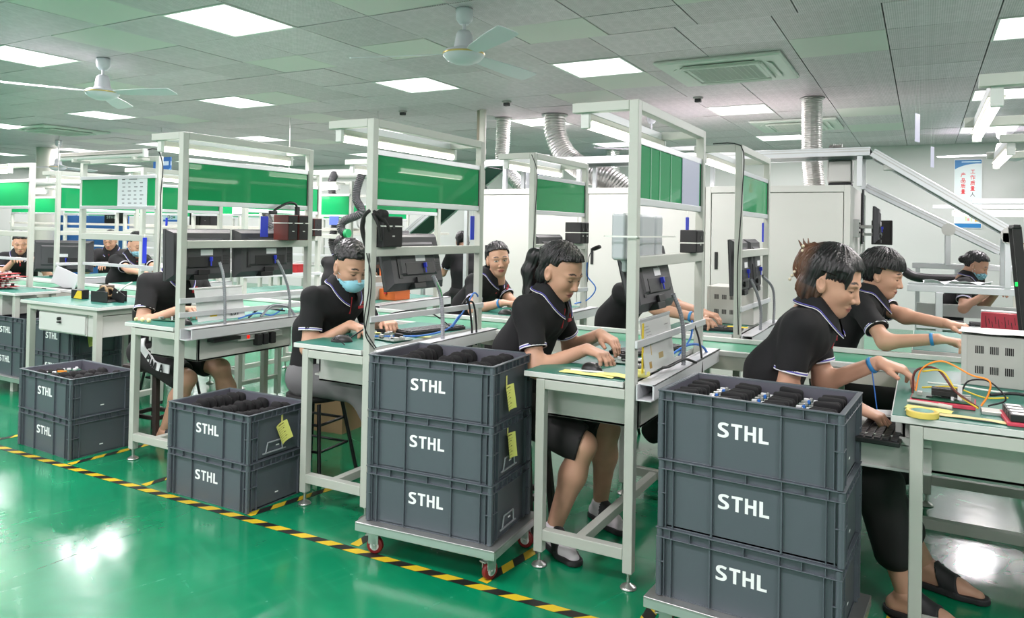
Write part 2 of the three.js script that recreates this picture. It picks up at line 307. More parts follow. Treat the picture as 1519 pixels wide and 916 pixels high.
// row nearest the aisle (A) and the row across the conveyor (B)
const AX = [-3.667, -2.299, -.980, .66], BX = [-7.80, -6.42, -5.05, -3.67, -2.29, -.93, .72];
const Awho = ['where the worker in white-hemmed shorts sits', 'where the worker in a blue face mask sits', 'where the woman with the long ponytail sits', 'with a beige metal case on it'];
AX.forEach((x, i) => {
  bench({ x, z: -2.785, label: 'grey-white steel workbench with green mat ' + Awho[i], group: 'workbenches along the aisle', rails: i === 0 ? [.957, .878] : [.955], w: i === 3 ? .75 : undefined, lamp: i === 3 ? .46 : undefined });
  tubeLamp(x - (i === 3 ? .46 : .235), 1.842, -2.80, 1.04, 'lit tube lamp over the bench ' + Awho[i]);
});
const Bwho = ['at the far end of the conveyor', 'third beyond the orange box', 'next beyond the bench with the orange box', 'holding an orange box', 'where the woman looking up sits', 'with two tall monitors', 'where the young man with bowl-cut hair sits'];
BX.forEach((x, i) => {
  bench({ x, z: -4.45, d: .92, label: 'steel workbench across the conveyor ' + Bwho[i], group: 'workbenches across the conveyor', w: i === 6 ? .77 : undefined, lamp: i === 6 ? .34 : undefined });
  tubeLamp(x - (i === 6 ? .34 : .235), 1.842, -4.47, .9, 'lit tube lamp over the far-side bench ' + Bwho[i]);
});
// conveyor between the rows
{
  const t = thing('belt_conveyor', 'long flat green belt conveyor running between the two rows of benches', 'conveyor', [0, 0, 0]);
  mesh('belt', B(-9, 3, .755, .768, -3.885, -4.36, .001), M.belt, t);
  for (const z of [-3.875, -4.37]) { const s = mesh('side_panel', B(-9, 3, .70, .77, z - .008, z + .008, .002), M.cream, t); mesh('guard_rail', B(-9, 3, .77, .795, z - .016, z + .016, .003), M.white, s); }
  for (let x = -8.6; x < 3; x += 1.37) for (const z of [-3.93, -4.32]) { const l = mesh('leg', bx(.04, .64, .04, x, .38, z, .003), M.frame, t); const f = mesh('levelling_foot', footMerged, M.steel, l); f.position.set(x, 0, z); }
  for (let x = -8.6; x < 3; x += 1.37) mesh('stretcher', bar([x, .2, -3.95], [x, .2, -4.3], .03, .03), M.frame, t);
}
// ---------------------------------------------------------------- lettered crates: 600 x 400 x 236 mm, lettering on the +z face
const CW = .6, CD = .4, CH = .236;
function crateBody() {
  const g = [], i = .014, w = CW / 2, d = CD / 2, t = .004;
  g.push(B(-w + i, w - i, .004, .010, -d + i, d - i, 0));
  g.push(B(-w + i, w - i, .004, CH - .002, d - i - t, d - i, .001), B(-w + i, w - i, .004, CH - .002, -d + i, -d + i + t, .001));
  g.push(B(-w + i, -w + i + t, .004, CH - .002, -d + i, d - i, .001), B(w - i - t, w - i, .004, CH - .002, -d + i, d - i, .001));
  const ring = (y0, y1, o) => g.push(B(-w + o, w - o, y0, y1, d - i - .001, d - o, .0012), B(-w + o, w - o, y0, y1, -d + o, -d + i + .001, .0012), B(-w + o, -w + i + .001, y0, y1, -d + i, d - i, .0012), B(w - i - .001, w - o, y0, y1, -d + i, d - i, .0012));
  ring(CH - .0045, CH, 0); ring(CH - .036, CH - .0325, .001); ring(.0, .004, .012);
  for (const s of [-1, 1]) {
    // long faces: corner posts, panel ribs, short ribs under the lip
    for (const x of [-w + .004, -w + .03, -w + .055, w - .004, w - .03, w - .055]) g.push(B(x - .0015, x + .0015, .004, CH - .034, s * (d - i), s * (d - .002), .0006));
    for (const x of [-.112, .112]) g.push(B(x - .003, x + .003, .004, CH - .034, s * (d - i), s * (d - .004), .0006));
    for (const x of [-.25, -.18, -.112, .0, .112, .18, .25]) g.push(B(x - .0015, x + .0015, CH - .034, CH - .003, s * (d - i), s * (d - .002), .0005));
    g.push(B(-w + .002, -w + .03, .118, .121, s * (d - i), s * (d - .001), .0005), B(w - .03, w - .002, .118, .121, s * (d - i), s * (d - .001), .0005));
    // short faces
    for (const z of [-d + .004, -d + .03, -d + .062, d - .004, d - .03, d - .062]) g.push(B(s * (w - i), s * (w - .002), .004, CH - .034, z - .0015, z + .0015, .0006));
    for (const z of [-.16, -.1, -.05, -.02, .02, .05, .1, .16]) g.push(B(s * (w - i), s * (w - .002), CH - .034, CH - .003, z - .0015, z + .0015, .0005));
    g.push(B(s * (w - i), s * (w - .001), .118, .121, -d + .002, -d + .06, .0005), B(s * (w - i), s * (w - .001), .118, .121, d - .06, d - .002, .0005));
  }
  // rounded corner columns
  for (const sx of [-1, 1]) for (const sz of [-1, 1]) g.push(cyl(.011, .011, CH - .008, sx * (w - .012), CH / 2 - .002, sz * (d - .012), 'y', 10));
  return mg(g);
}
const crateGeo = crateBody(); const crateText = mg([...'STHL'].map((ch, k) => { const g = text3(ch, .08, .0006); g.computeBoundingBox(); const b = g.boundingBox; return g.scale([.037, .036, .037, .031][k] / (b.max.x - b.min.x), .05 / (b.max.y - b.min.y), 1).translate(-.066 + [0, .0445, .0885, .1315][k], 0, 0); }));
const crateLining = mg([B(-CW / 2 + .0185, CW / 2 - .0185, .011, .012, -CD / 2 + .0185, CD / 2 - .0185, 0), B(-CW / 2 + .018, CW / 2 - .018, .012, CH - .006, CD / 2 - .0195, CD / 2 - .0188, 0), B(-CW / 2 + .018, CW / 2 - .018, .012, CH - .006, -CD / 2 + .0188, -CD / 2 + .0195, 0), B(-CW / 2 + .0188, -CW / 2 + .0195, .012, CH - .006, -CD / 2 + .02, CD / 2 - .02, 0), B(CW / 2 - .0195, CW / 2 - .0188, .012, CH - .006, -CD / 2 + .02, CD / 2 - .02, 0)]);
const clipGeo = mg([rod([0, 0, -.055], [0, .05, -.045], .0035, 6), rod([0, .05, -.045], [0, .05, .045], .0035, 6), rod([0, .05, .045], [0, 0, .055], .0035, 6), bx(.006, .006, .15, 0, 0, 0, .001)]);
const clipM = mat([.35, .37, .40], .3);
function crate(x, y, z, turn, label, o = {}) {
  const t = thing('storage_crate', label, 'crate', [x, y, z], turn, 'grey lettered storage crates');
  const b = mesh('body', crateGeo, o.m ?? M.crate, t);
  mesh('lining', crateLining, M.crateIn, t);
  const l = mesh('lettering', crateText, M.letter, t, 'white block lettering'); l.position.set(-.008, .128, CD / 2 - .014);
  if (o.clip) { const c = mesh('card_clip', clipGeo, clipM, t); c.position.set(CW / 2 - .006, .03, .03); c.rotation.z = -.05; }
  mesh('latch_hole', B(CW / 2 - .0145, CW / 2 - .0135, .05, .056, -.01, .012, 0), M.letter, t);
  return t;
}
// written card on a strip of tape, hung on the right-hand (+x) face
const cardTex = canvasTex(128, 160, (g, w, h) => {
  g.fillStyle = '#dfe07a'; g.fillRect(0, 0, w, h); g.fillStyle = '#6d6a2c'; g.fillRect(34, 12, 60, 7);
  for (let i = 0; i < 7; i++) { g.fillRect(10, 34 + i * 17, 22, 3); g.fillStyle = '#8f8c3c'; g.fillRect(38, 36 + i * 17, 60 - (i * 13) % 30, 2); g.fillStyle = '#55521f'; if (i % 2) g.fillRect(70, 32 + i * 17, 14, 4); g.fillStyle = '#6d6a2c'; }
});
const cardM = mat(0xffffff, .75, { map: cardTex });
function crateCard(cx, cy, cz, turn, dz, y, roll, label) {
  const t = thing('job_card', label, 'card', [cx, cy, cz], turn, 'yellow job cards on the crates');
  const g = new THREE.PlaneGeometry(.075, .1, 6, 8), p = g.attributes.position;
  for (let i = 0; i < p.count; i++) p.setZ(i, .010 + .010 * Math.pow(Math.abs(p.getX(i)) / .0375, 2) - .006 * (p.getY(i) / .05));
  g.computeVertexNormals(); const k = g.clone().translate(0, 0, -.0008); k.index.array.reverse(); k.computeVertexNormals();
  const c = mesh('sheet', mg([g, k]), cardM, t); c.rotation.set(0, Math.PI / 2, 0); c.position.set(CW / 2 - .006, y, dz); c.rotation.order = 'YXZ'; c.rotation.z = roll;
  mesh('tape_strip', bx(.001, .05, .012, CW / 2 - .011, y + .062, dz - .004, 0), M.card, t);
  return t;
}
const crateAt = (x, z, turn, lx, lz) => [x + lx * Math.cos(turn) + lz * Math.sin(turn), z - lx * Math.sin(turn) + lz * Math.cos(turn)];

// foam blocks: rounded lumps
function foamGeo(w, h, d, s) {
  const g = mergeVertices(new RoundedBoxGeometry(w, h, d, 3, Math.min(w, h, d) * .45).deleteAttribute('uv').deleteAttribute('normal')), p = g.attributes.position;
  for (let i = 0; i < p.count; i++) { const k = 1 + .14 * (noise(p.getX(i) * 60 + s * 9, p.getY(i) * 60, p.getZ(i) * 60) - .5); p.setXYZ(i, p.getX(i) * k, p.getY(i) * k, p.getZ(i) * k); }
  g.computeVertexNormals(); return g;
}
const foams = [0, 1, 2].map(s => { const g = new THREE.SphereGeometry(1, 16, 12), p = g.attributes.position; for (let i = 0; i < p.count; i++) { const v = V(p.getX(i), p.getY(i), p.getZ(i)), m = Math.pow(Math.pow(Math.abs(v.x), 4) + Math.pow(Math.abs(v.y), 3.2) + Math.pow(Math.abs(v.z), 3.2), -1 / 3.4) * (1 + .10 * (noise(v.x * 3 + s * 5, v.y * 3, v.z * 3) - .5) + .05 * (noise(v.x * 9 + s * 5, v.y * 9, v.z * 9) - .5)); p.setXYZ(i, v.x * m * .041, v.y * m * .055, v.z * m * .0225); } g.computeVertexNormals(); return g; }), slabs = [0, 1, 2].map(s => foamGeo(.082, .09, .026, s + 5));
function foamBlock(cx, cy, cz, turn, lx, ly, lz, label, group, list = foams, yaw = 0) {
  const [x, z] = crateAt(cx, cz, turn, lx, lz);
  const m = solo('foam_block', list[Math.floor(rnd() * list.length)], M.foam, label, 'foam', group);
  m.position.set(x, cy + ly, z); m.rotation.set(rr(-.1, .1), turn + yaw + rr(-.08, .08), rr(-.08, .08)); return m;
}
const stackDesc = [];
// stack beside the bench of the white-hemmed shorts (left), and beside the masked worker's bench: on the floor, two high
const S1 = { x: -4.64, z: -2.80, r: -.05 }, S2 = { x: -3.135, z: -2.752, r: .0 };
// three high on trolleys
const S3 = { x: -1.795, z: -2.735, r: .075, y: .142 }, S4 = { x: -.492, z: -2.705, r: -.062, y: .142 };
crate(S1.x, 0, S1.z, S1.r, 'bottom crate of the floor stack beside the drawer table'); crate(S1.x, CH, S1.z, S1.r, 'top crate of the floor stack beside the drawer table, holding foam and small boards');
crate(S2.x, 0, S2.z, S2.r, 'bottom crate of the floor stack with one yellow card'); crate(S2.x, CH, S2.z, S2.r, 'top crate of the two-high floor stack with a yellow card on its side', { clip: true });
['bottom', 'middle', 'top'].forEach((n, i) => {
  crate(S3.x, S3.y + CH * i, S3.z, S3.r, n + ' crate of the trolley stack with two yellow cards', { clip: i < 2 });
  crate(S4.x + (i === 1 ? .003 : 0), S4.y + CH * i, S4.z, S4.r + (i === 1 ? .008 : 0), n + ' crate of the trolley stack in front of the woman with the hair clip');
});
crateCard(S2.x, CH, S2.z, S2.r, -.02, .115, .35, 'tilted yellow job card on the two-high floor stack');
crateCard(S3.x, S3.y + CH * 2, S3.z, S3.r, .06, .09, .08, 'yellow job card on the top crate of the trolley stack');
crateCard(S3.x, S3.y + CH, S3.z, S3.r, .04, .125, -.02, 'yellow job card on the middle crate of the trolley stack');
// foam in the open tops
for (const [S, y0, n, sk, desc] of [[S1, CH, 6, 1, 'in the crate beside the drawer table'], [S2, CH, 7, 0, 'in the two-high floor stack with a card'], [S3, S3.y + 2 * CH, 7, 0, 'in the top crate of the carded trolley stack']])
  for (let c = 0; c < 3; c++) for (let k = 0; k < n; k++) {
    if (sk && c === 0 && k > 2) continue;
    foamBlock(S.x, y0, S.z, S.r, -.19 + c * .185 + rr(-.006, .006), 0.172 + rr(-.008, .010), .13 - k * (.29 / (n - 1)) + (c - 1) * .012, 'rounded black foam block ' + desc, 'black foam blocks ' + desc);
  }
for (let c = 0; c < 4; c++) for (let k = 0; k < 8; k++) foamBlock(S4.x, S4.y + 2 * CH, S4.z, S4.r, -.225 + c * .148, .178 + rr(-.004, .008), .15 - k * .042, 'thin black foam slab in the crate before the woman with the hair clip', 'black foam slabs in the nearest crate', slabs);
// thin boards with connectors between the slabs
for (let c = 0; c < 3; c++) for (let k = 0; k < 7; k++) {
  const [x, z] = crateAt(S4.x, S4.z, S4.r, -.151 + c * .148, .13 - k * .042);
  const t = thing('circuit_board', 'small circuit board packed between foam slabs in the open crate', 'circuit board', [x, S4.y + 2 * CH + .166, z], S4.r, 'circuit boards packed in the nearest crate');
  mesh('board', bx(.06, .07, .003, 0, 0, 0, 0), M.pcb, t); mesh('connector', [bx(.018, .014, .014, -.015, .032, .006, .001), bx(.016, .012, .012, .016, .03, .006, .001)], k % 3 ? M.tin : M.paper, t); mesh('plug', bx(.008, .012, .012, 0, .036, .006, .001), k % 2 ? M.cableBlue : M.tin, t);
}
for (let k = 0; k < 5; k++) {
  const [x, z] = crateAt(S1.x, S1.z, S1.r, -.2 + .03 * (k % 3), .12 - k * .05);
  const t = thing('circuit_board', 'loose small circuit board lying in the crate beside the drawer table', 'circuit board', [x, CH + .20, z], rr(0, 3), 'loose boards in the left crate');
  mesh('board', bx(.07, .003, .05, 0, 0, 0, 0), M.pcb, t); mesh('connector', [bx(.02, .012, .014, .018, .007, .01, .001), bx(.03, .01, .012, -.015, .006, -.01, .001)], k === 2 ? M.orange : M.paper, t);
}
// stack on a trolley under the drawer table
const S0 = { x: -6.55, z: -3.54, r: -.02, y: .14 };
['bottom', 'top'].forEach((n, i) => crate(S0.x, S0.y + CH * i, S0.z, S0.r, n + ' crate of the dark stack at the end of the drawer table'));
['bottom', 'top'].forEach((n, i) => crate(S0.x + .62, S0.y + CH * i, S0.z - .02, S0.r, n + ' dark crate standing under the drawer table'));
crateCard(S0.x + .62, S0.y + CH, S0.z - .02, S0.r, .05, .11, .1, 'yellow job card on the dark crate under the drawer table');

// ---------------------------------------------------------------- trolley: steel plate on four castors
function trolley(S, label, w = .66, d = .46) {
  const t = thing('trolley', label, 'trolley', [S.x, 0, S.z], S.r, 'flat steel trolleys'), y = S.y;
  mesh('plate', [bx(w, .012, d, 0, y - .006, 0, .003)], M.galv, t);
  mesh('rim', [bx(w, .032, .014, 0, y - .022, d / 2 - .007, .003), bx(w, .032, .014, 0, y - .022, -d / 2 + .007, .003), bx(.014, .032, d - .028, w / 2 - .007, y - .022, 0, .003), bx(.014, .032, d - .028, -w / 2 + .007, y - .022, 0, .003)], M.zinc, t);
  for (const [sx, sz, a] of [[1, 1, 1.2], [-1, 1, .25], [1, -1, .1], [-1, -1, .6]]) {
    const c = new THREE.Group(); c.name = 'castor'; c.position.set(sx * (w / 2 - .055), 0, sz * (d / 2 - .055)); c.rotation.y = a; t.add(c);
    mesh('fork', [bx(.06, .005, .055, 0, y - .04, 0, .001), cyl(.022, .024, .012, 0, y - .05, 0, 'y', 14), bx(.045, .05, .003, .008, .07, .016, .001), bx(.045, .05, .003, .008, .07, -.016, .001), bx(.022, .04, .003, .012, .042, .016, .001), bx(.022, .04, .003, .012, .042, -.016, .001), bar([-.03, .078, 0], [.0, .084, 0], .006, .034)], M.zinc, c);
    mesh('wheel', lathe([[.010, -.012], [.031, -.012], [.036, -.007], [.036, .007], [.031, .012], [.010, .012]], 26).rotateX(Math.PI / 2).translate(.012, .036, 0), M.wheelRed, c);
    mesh('hub', cyl(.02, .02, .027, .012, .036, 0, 'z', 16), M.white, c); mesh('axle', cyl(.006, .006, .042, .012, .036, 0, 'z', 8), M.steel, c);
  }
  return t;
}
trolley(S3, 'steel castor trolley under the crate stack with two yellow cards'); trolley(S4, 'steel castor trolley under the stack before the woman with the hair clip'); trolley({ ...S0, x: S0.x + .31 }, 'steel castor trolley under the drawer table crates', 1.28);

// ---------------------------------------------------------------- hazard tape on the floor
{
  const TY = [.62, .44, .02], TK = [.014, .014, .013], wdt = .046;
  function hazard(p, q, label) {
    const a = V(p), b = V(q), L = a.distanceTo(b), dir = b.clone().sub(a).normalize(), s = V(dir.z, 0, -dir.x), pos = [], col = [], nor = [], P = .078, sk = .05;
    const put = (u, v) => a.clone().addScaledVector(dir, u).addScaledVector(s, v);
    for (let u = -sk, k = 0; u < L; u += P, k++) {
      const c = k % 2 ? TK : TY, cl = t => Math.min(L, Math.max(0, t));
      const A = put(cl(u), -wdt / 2), Bq = put(cl(u + P), -wdt / 2), C = put(cl(u + P + sk), wdt / 2), D = put(cl(u + sk), wdt / 2);
      for (const v of [A, Bq, C, A, C, D]) { pos.push(v.x, v.y, v.z); nor.push(0, 1, 0); col.push(...c); }
    }
    const g = new THREE.BufferGeometry(); g.setAttribute('position', new THREE.Float32BufferAttribute(pos, 3)); g.setAttribute('normal', new THREE.Float32BufferAttribute(nor, 3)); g.setAttribute('color', new THREE.Float32BufferAttribute(col, 3));
    return solo('hazard_tape', g, mat(0xffffff, .35, { vertexColors: true, side: THREE.DoubleSide }), label, 'floor tape', 'striped tapes on the floor');
  }
  hazard([-9, .0012, -2.535], [2.2, .0012, -2.505], 'long yellow and black striped tape along the aisle');
  const near = ['the drawer table', 'the drawer table stack', 'the two-high stack', 'the masked worker\'s front leg', 'the left trolley wheel', 'the ponytailed woman\'s front leg', 'the big trolley', 'the bench with the tape roll'];
  [[-5.15, -5.1], [-4.29, -4.26], [-3.62, -3.6], [-2.83, -2.73], [-2.17, -2.2], [-1.515, -1.44], [-.86, -.88], [-.12, -.08]].forEach(([x, x2], i) => hazard([x, .0014, -2.555], [x2, .0014, -3.15], 'short striped tape running under the benches beside ' + near[i]));
}
// ---------------------------------------------------------------- implicit surfaces
const CO = [[0, 0, 0], [1, 0, 0], [1, 1, 0], [0, 1, 0], [0, 0, 1], [1, 0, 1], [1, 1, 1], [0, 1, 1]], ED = [[0, 1], [1, 2], [3, 2], [0, 3], [4, 5], [5, 6], [7, 6], [4, 7], [0, 4], [1, 5], [2, 6], [3, 7]];
function sdfMesh(f, mn, mx, h, colFn) {
  const n = [0, 1, 2].map(i => Math.ceil((mx[i] - mn[i]) / h) + 1), [nx, ny, nz] = n, val = new Float32Array(nx * ny * nz).fill(NaN), Bk = 6;
  const at = (i, j, k) => { const q = i + nx * (j + ny * k); let v = val[q]; if (v !== v) { v = f(mn[0] + i * h, mn[1] + j * h, mn[2] + k * h); if (v === 0) v = 1e-9; val[q] = v; } return v; };
  const pos = [], idx = [], map = new Map(), half = Bk * h / 2 * 1.7321 * 1.35 + h;
  const vid = (i, j, k, e) => {
    const [a, b] = ED[e], A = CO[a], C = CO[b]; const i0 = i + A[0], j0 = j + A[1], k0 = k + A[2], i1 = i + C[0], j1 = j + C[1], k1 = k + C[2];
    const q0 = i0 + nx * (j0 + ny * k0), q1 = i1 + nx * (j1 + ny * k1), key = q0 < q1 ? q0 * 4 + (q1 - q0 === 1 ? 0 : q1 - q0 === nx ? 1 : 2) : q1 * 4 + (q0 - q1 === 1 ? 0 : q0 - q1 === nx ? 1 : 2);
    let v = map.get(key); if (v !== undefined) return v;
    const va = at(i0, j0, k0), vb = at(i1, j1, k1), t = va / (va - vb); v = pos.length / 3;
    pos.push(mn[0] + (i0 + (i1 - i0) * t) * h, mn[1] + (j0 + (j1 - j0) * t) * h, mn[2] + (k0 + (k1 - k0) * t) * h); map.set(key, v); return v;
  };
  for (let bi = 0; bi < nx - 1; bi += Bk) for (let bj = 0; bj < ny - 1; bj += Bk) for (let bk = 0; bk < nz - 1; bk += Bk) {
    if (Math.abs(f(mn[0] + (bi + Bk / 2) * h, mn[1] + (bj + Bk / 2) * h, mn[2] + (bk + Bk / 2) * h)) > half) continue;
    for (let i = bi; i < Math.min(bi + Bk, nx - 1); i++) for (let j = bj; j < Math.min(bj + Bk, ny - 1); j++) for (let k = bk; k < Math.min(bk + Bk, nz - 1); k++) {
      let c = 0; for (let m = 0; m < 8; m++) if (at(i + CO[m][0], j + CO[m][1], k + CO[m][2]) < 0) c |= 1 << m;
      if (!edgeTable[c]) continue;
      for (let t = c * 16; triTable[t] !== -1; t += 3) idx.push(vid(i, j, k, triTable[t]), vid(i, j, k, triTable[t + 1]), vid(i, j, k, triTable[t + 2]));
    }
  }
  const N = pos.length / 3, nor = new Float32Array(N * 3), e = h * .5;
  for (let v = 0; v < N; v++) {
    const x = pos[v * 3], y = pos[v * 3 + 1], z = pos[v * 3 + 2]; let a = f(x + e, y, z) - f(x - e, y, z), b = f(x, y + e, z) - f(x, y - e, z), c = f(x, y, z + e) - f(x, y, z - e); const l = Math.hypot(a, b, c) || 1;
    nor[v * 3] = a / l; nor[v * 3 + 1] = b / l; nor[v * 3 + 2] = c / l;
  }
  for (let t = 0; t < idx.length; t += 3) {
    const [a, b, c] = [idx[t] * 3, idx[t + 1] * 3, idx[t + 2] * 3], ux = pos[b] - pos[a], uy = pos[b + 1] - pos[a + 1], uz = pos[b + 2] - pos[a + 2], vx = pos[c] - pos[a], vy = pos[c + 1] - pos[a + 1], vz = pos[c + 2] - pos[a + 2];
    if ((uy * vz - uz * vy) * nor[a] + (uz * vx - ux * vz) * nor[a + 1] + (ux * vy - uy * vx) * nor[a + 2] < 0) { const q = idx[t + 1]; idx[t + 1] = idx[t + 2]; idx[t + 2] = q; }
  }
  const g = new THREE.BufferGeometry(); g.setAttribute('position', new THREE.Float32BufferAttribute(pos, 3)); g.setAttribute('normal', new THREE.BufferAttribute(nor, 3)); g.setAttribute('uv', new THREE.BufferAttribute(new Float32Array(N * 2), 2)); g.setIndex(idx);
  if (colFn) { const cl = new Float32Array(N * 3); for (let v = 0; v < N; v++) cl.set(colFn(pos[v * 3], pos[v * 3 + 1], pos[v * 3 + 2]), v * 3); g.setAttribute('color', new THREE.BufferAttribute(cl, 3)); }
  return g;
}
const smin = (a, b, k) => { const h = Math.max(k - Math.abs(a - b), 0) / k; return Math.min(a, b) - h * h * k * .25; };
function cap(px, py, pz, a, b, r0, r1) {
  const bx_ = b.x - a.x, by = b.y - a.y, bz = b.z - a.z, ax = px - a.x, ay = py - a.y, az = pz - a.z; let t = (ax * bx_ + ay * by + az * bz) / (bx_ * bx_ + by * by + bz * bz + 1e-12); t = t < 0 ? 0 : t > 1 ? 1 : t;
  return Math.hypot(ax - bx_ * t, ay - by * t, az - bz * t) - (r0 + (r1 - r0) * t);
}
const ell = (x, y, z, cx, cy, cz, rx, ry, rz) => { const a = (x - cx) / rx, b = (y - cy) / ry, c = (z - cz) / rz, k = Math.hypot(a, b, c); return (k - 1) * Math.min(rx, ry, rz) * (k < 1 ? 1 : 1.0); };
const bonesF = (bones, k) => (x, y, z) => { let d = 1e3; for (const b of bones) { const c = cap(x, y, z, b[0], b[1], b[2], b[3]); d = d > 1e2 ? c : smin(d, c, k); } return d; };
const boundsOf = (bones, pad) => { const mn = [1e9, 1e9, 1e9], mx = [-1e9, -1e9, -1e9]; for (const b of bones) for (const [p, r] of [[b[0], b[2]], [b[1], b[3]]]) ['x', 'y', 'z'].forEach((a, i) => { mn[i] = Math.min(mn[i], p[a] - r - pad); mx[i] = Math.max(mx[i], p[a] + r + pad); }); return [mn, mx]; };
const L3 = (a, b, t) => a.clone().lerp(b, t);
function ik(a, c, l1, l2, hint) {
  const d = c.clone().sub(a); let D = d.length(); const m = (l1 + l2) * .995; if (D > m) { D = m; c = a.clone().add(d.clone().setLength(m)); }
  const x = d.clone().normalize(), t = (l1 * l1 - l2 * l2 + D * D) / (2 * D), hgt = Math.sqrt(Math.max(0, l1 * l1 - t * t)), hv = V(hint).sub(x.clone().multiplyScalar(V(hint).dot(x))).normalize();
  return [a.clone().addScaledVector(x, t).addScaledVector(hv, hgt), c];
}
const SKIN = [.56, .315, .215];
const shirtM = mat([.0055, .0055, .0068], .85), trimWhite = mat([.75, .75, .78], .7), trimBlue = mat([.10, .09, .42], .7), trimRed = mat([.40, .02, .03], .7);
const skinM = mat(0xffffff, .52, { vertexColors: true });
const hairM = { black: mat([.0065, .006, .007], .4), brown: mat(0xffffff, .42, { vertexColors: true }) };
const maskM = mat([.30, .62, .74], .8), sandalM = mat([.02, .02, .022], .6), sockM = mat([.72, .66, .70], .85), bandM = mat([.03, .22, .50], .5);
// head, local axes: +x forward, +y up, +z right; eyes at y = 0
function headSDF(o) {
  const wf = o.wide ?? 1;
  return (x, y, z) => {
    const az = Math.abs(z);
    let d = ell(x, y, z, -.012, .034, 0, .097, .085, .076 * wf);
    d = smin(d, ell(x, y, z, .026, -.036, 0, .064, .080, .061 * wf), .035);
    d = smin(d, ell(x, y, z, .052, -.092, 0, .032, .026, .030), .028);
    d = smin(d, ell(x, y, az, .055, -.028, .036 * wf, .027, .026, .022), .022);
    d = smin(d, ell(x, y, az, .072, .016, .022, .018, .011, .026), .016);
    const s = ell(x, y, az, .098, -.001, .031, .017, .012, .018); d = -smin(-d, s, .012);
    d = smin(d, Math.hypot(x - .0715, y + .001, az - .031) - .0155, .005);
    d = smin(d, cap(x, y, z, { x: .084, y: .006, z: 0 }, { x: .104, y: -.036, z: 0 }, .0072, .0112), .012);
    d = smin(d, Math.hypot(x - .094, y + .041, az - .0105) - .0085, .007);
    d = smin(d, ell(x, y, z, .0835, -.0665, 0, .011, .0058, .023), .005);
    d = smin(d, ell(x, y, z, .082, -.0770, 0, .011, .0062, .019), .005);
    d = smin(d, cap(x, y, z, { x: -.02, y: -.05, z: 0 }, { x: -.045, y: -.17, z: 0 }, .053, .052), .03);
    const ex = x + .012 + .25 * y, ey = y + .012; const er = Math.max(ell(ex, ey, az, 0, 0, .075 * wf, .019, .031, .0115), -ell(ex, ey, az, .004, .004, .086 * wf, .011, .019, .0075));
    return smin(d, er, .006);
  };
}
function headColor(o) {
  const down = o.eyes !== 'open';
  return (x, y, z) => {
    const az = Math.abs(z), c = [...SKIN], mix = (t, q) => { t = Math.max(0, Math.min(1, t)); for (let i = 0; i < 3; i++) c[i] += (q[i] - c[i]) * t; };
    mix((noise(x * 130, y * 130, z * 130) - .5) * .12, [.4, .16, .11]);
    if (x > .045) {
      mix((1 - Math.hypot((y + .035) / .024, (az - .042) / .022)) * .35, [.58, .22, .16]);
      mix((1 - Math.hypot((y + .0715) / .0125, z / .025)) * 3, [.40, .115, .10]); if (Math.abs(y + .0718) < .0013 && az < .022) mix(.7, [.14, .04, .035]);
      const br = (y - .0245 - .004 * Math.sin((az - .012) * 90)) / .0042, be = (az - .032) / .0205; mix((1 - Math.hypot(br, be * be)) * 3, [.02, .014, .012]);
      const ly = down ? -.0065 + (az - .031) * (az - .031) * 12 : .0035 - (az - .031) * (az - .031) * 14; if (x > .055) mix((1 - Math.hypot((y - ly) / (down ? .0023 : .0020), Math.pow((az - .031) / .0175, 2))) * 4, [.012, .008, .008]);
      if (!down && x > .06) { const ev = 1 - Math.hypot((y + .0012) / .0055, (az - .031) / .0145); if (ev > 0 && y < ly) { mix(1, [.62, .58, .55]); const gz = o.gaze ?? 0; if (Math.hypot(y + .0005, z - Math.sign(z) * .031 - gz) < .0058) mix(1, [.018, .010, .008]); } }
      if (Math.hypot(y + .0455, az - .0095) < .0042 && x > .086) mix(.8, [.12, .05, .04]);
    }
    return c;
  };
}
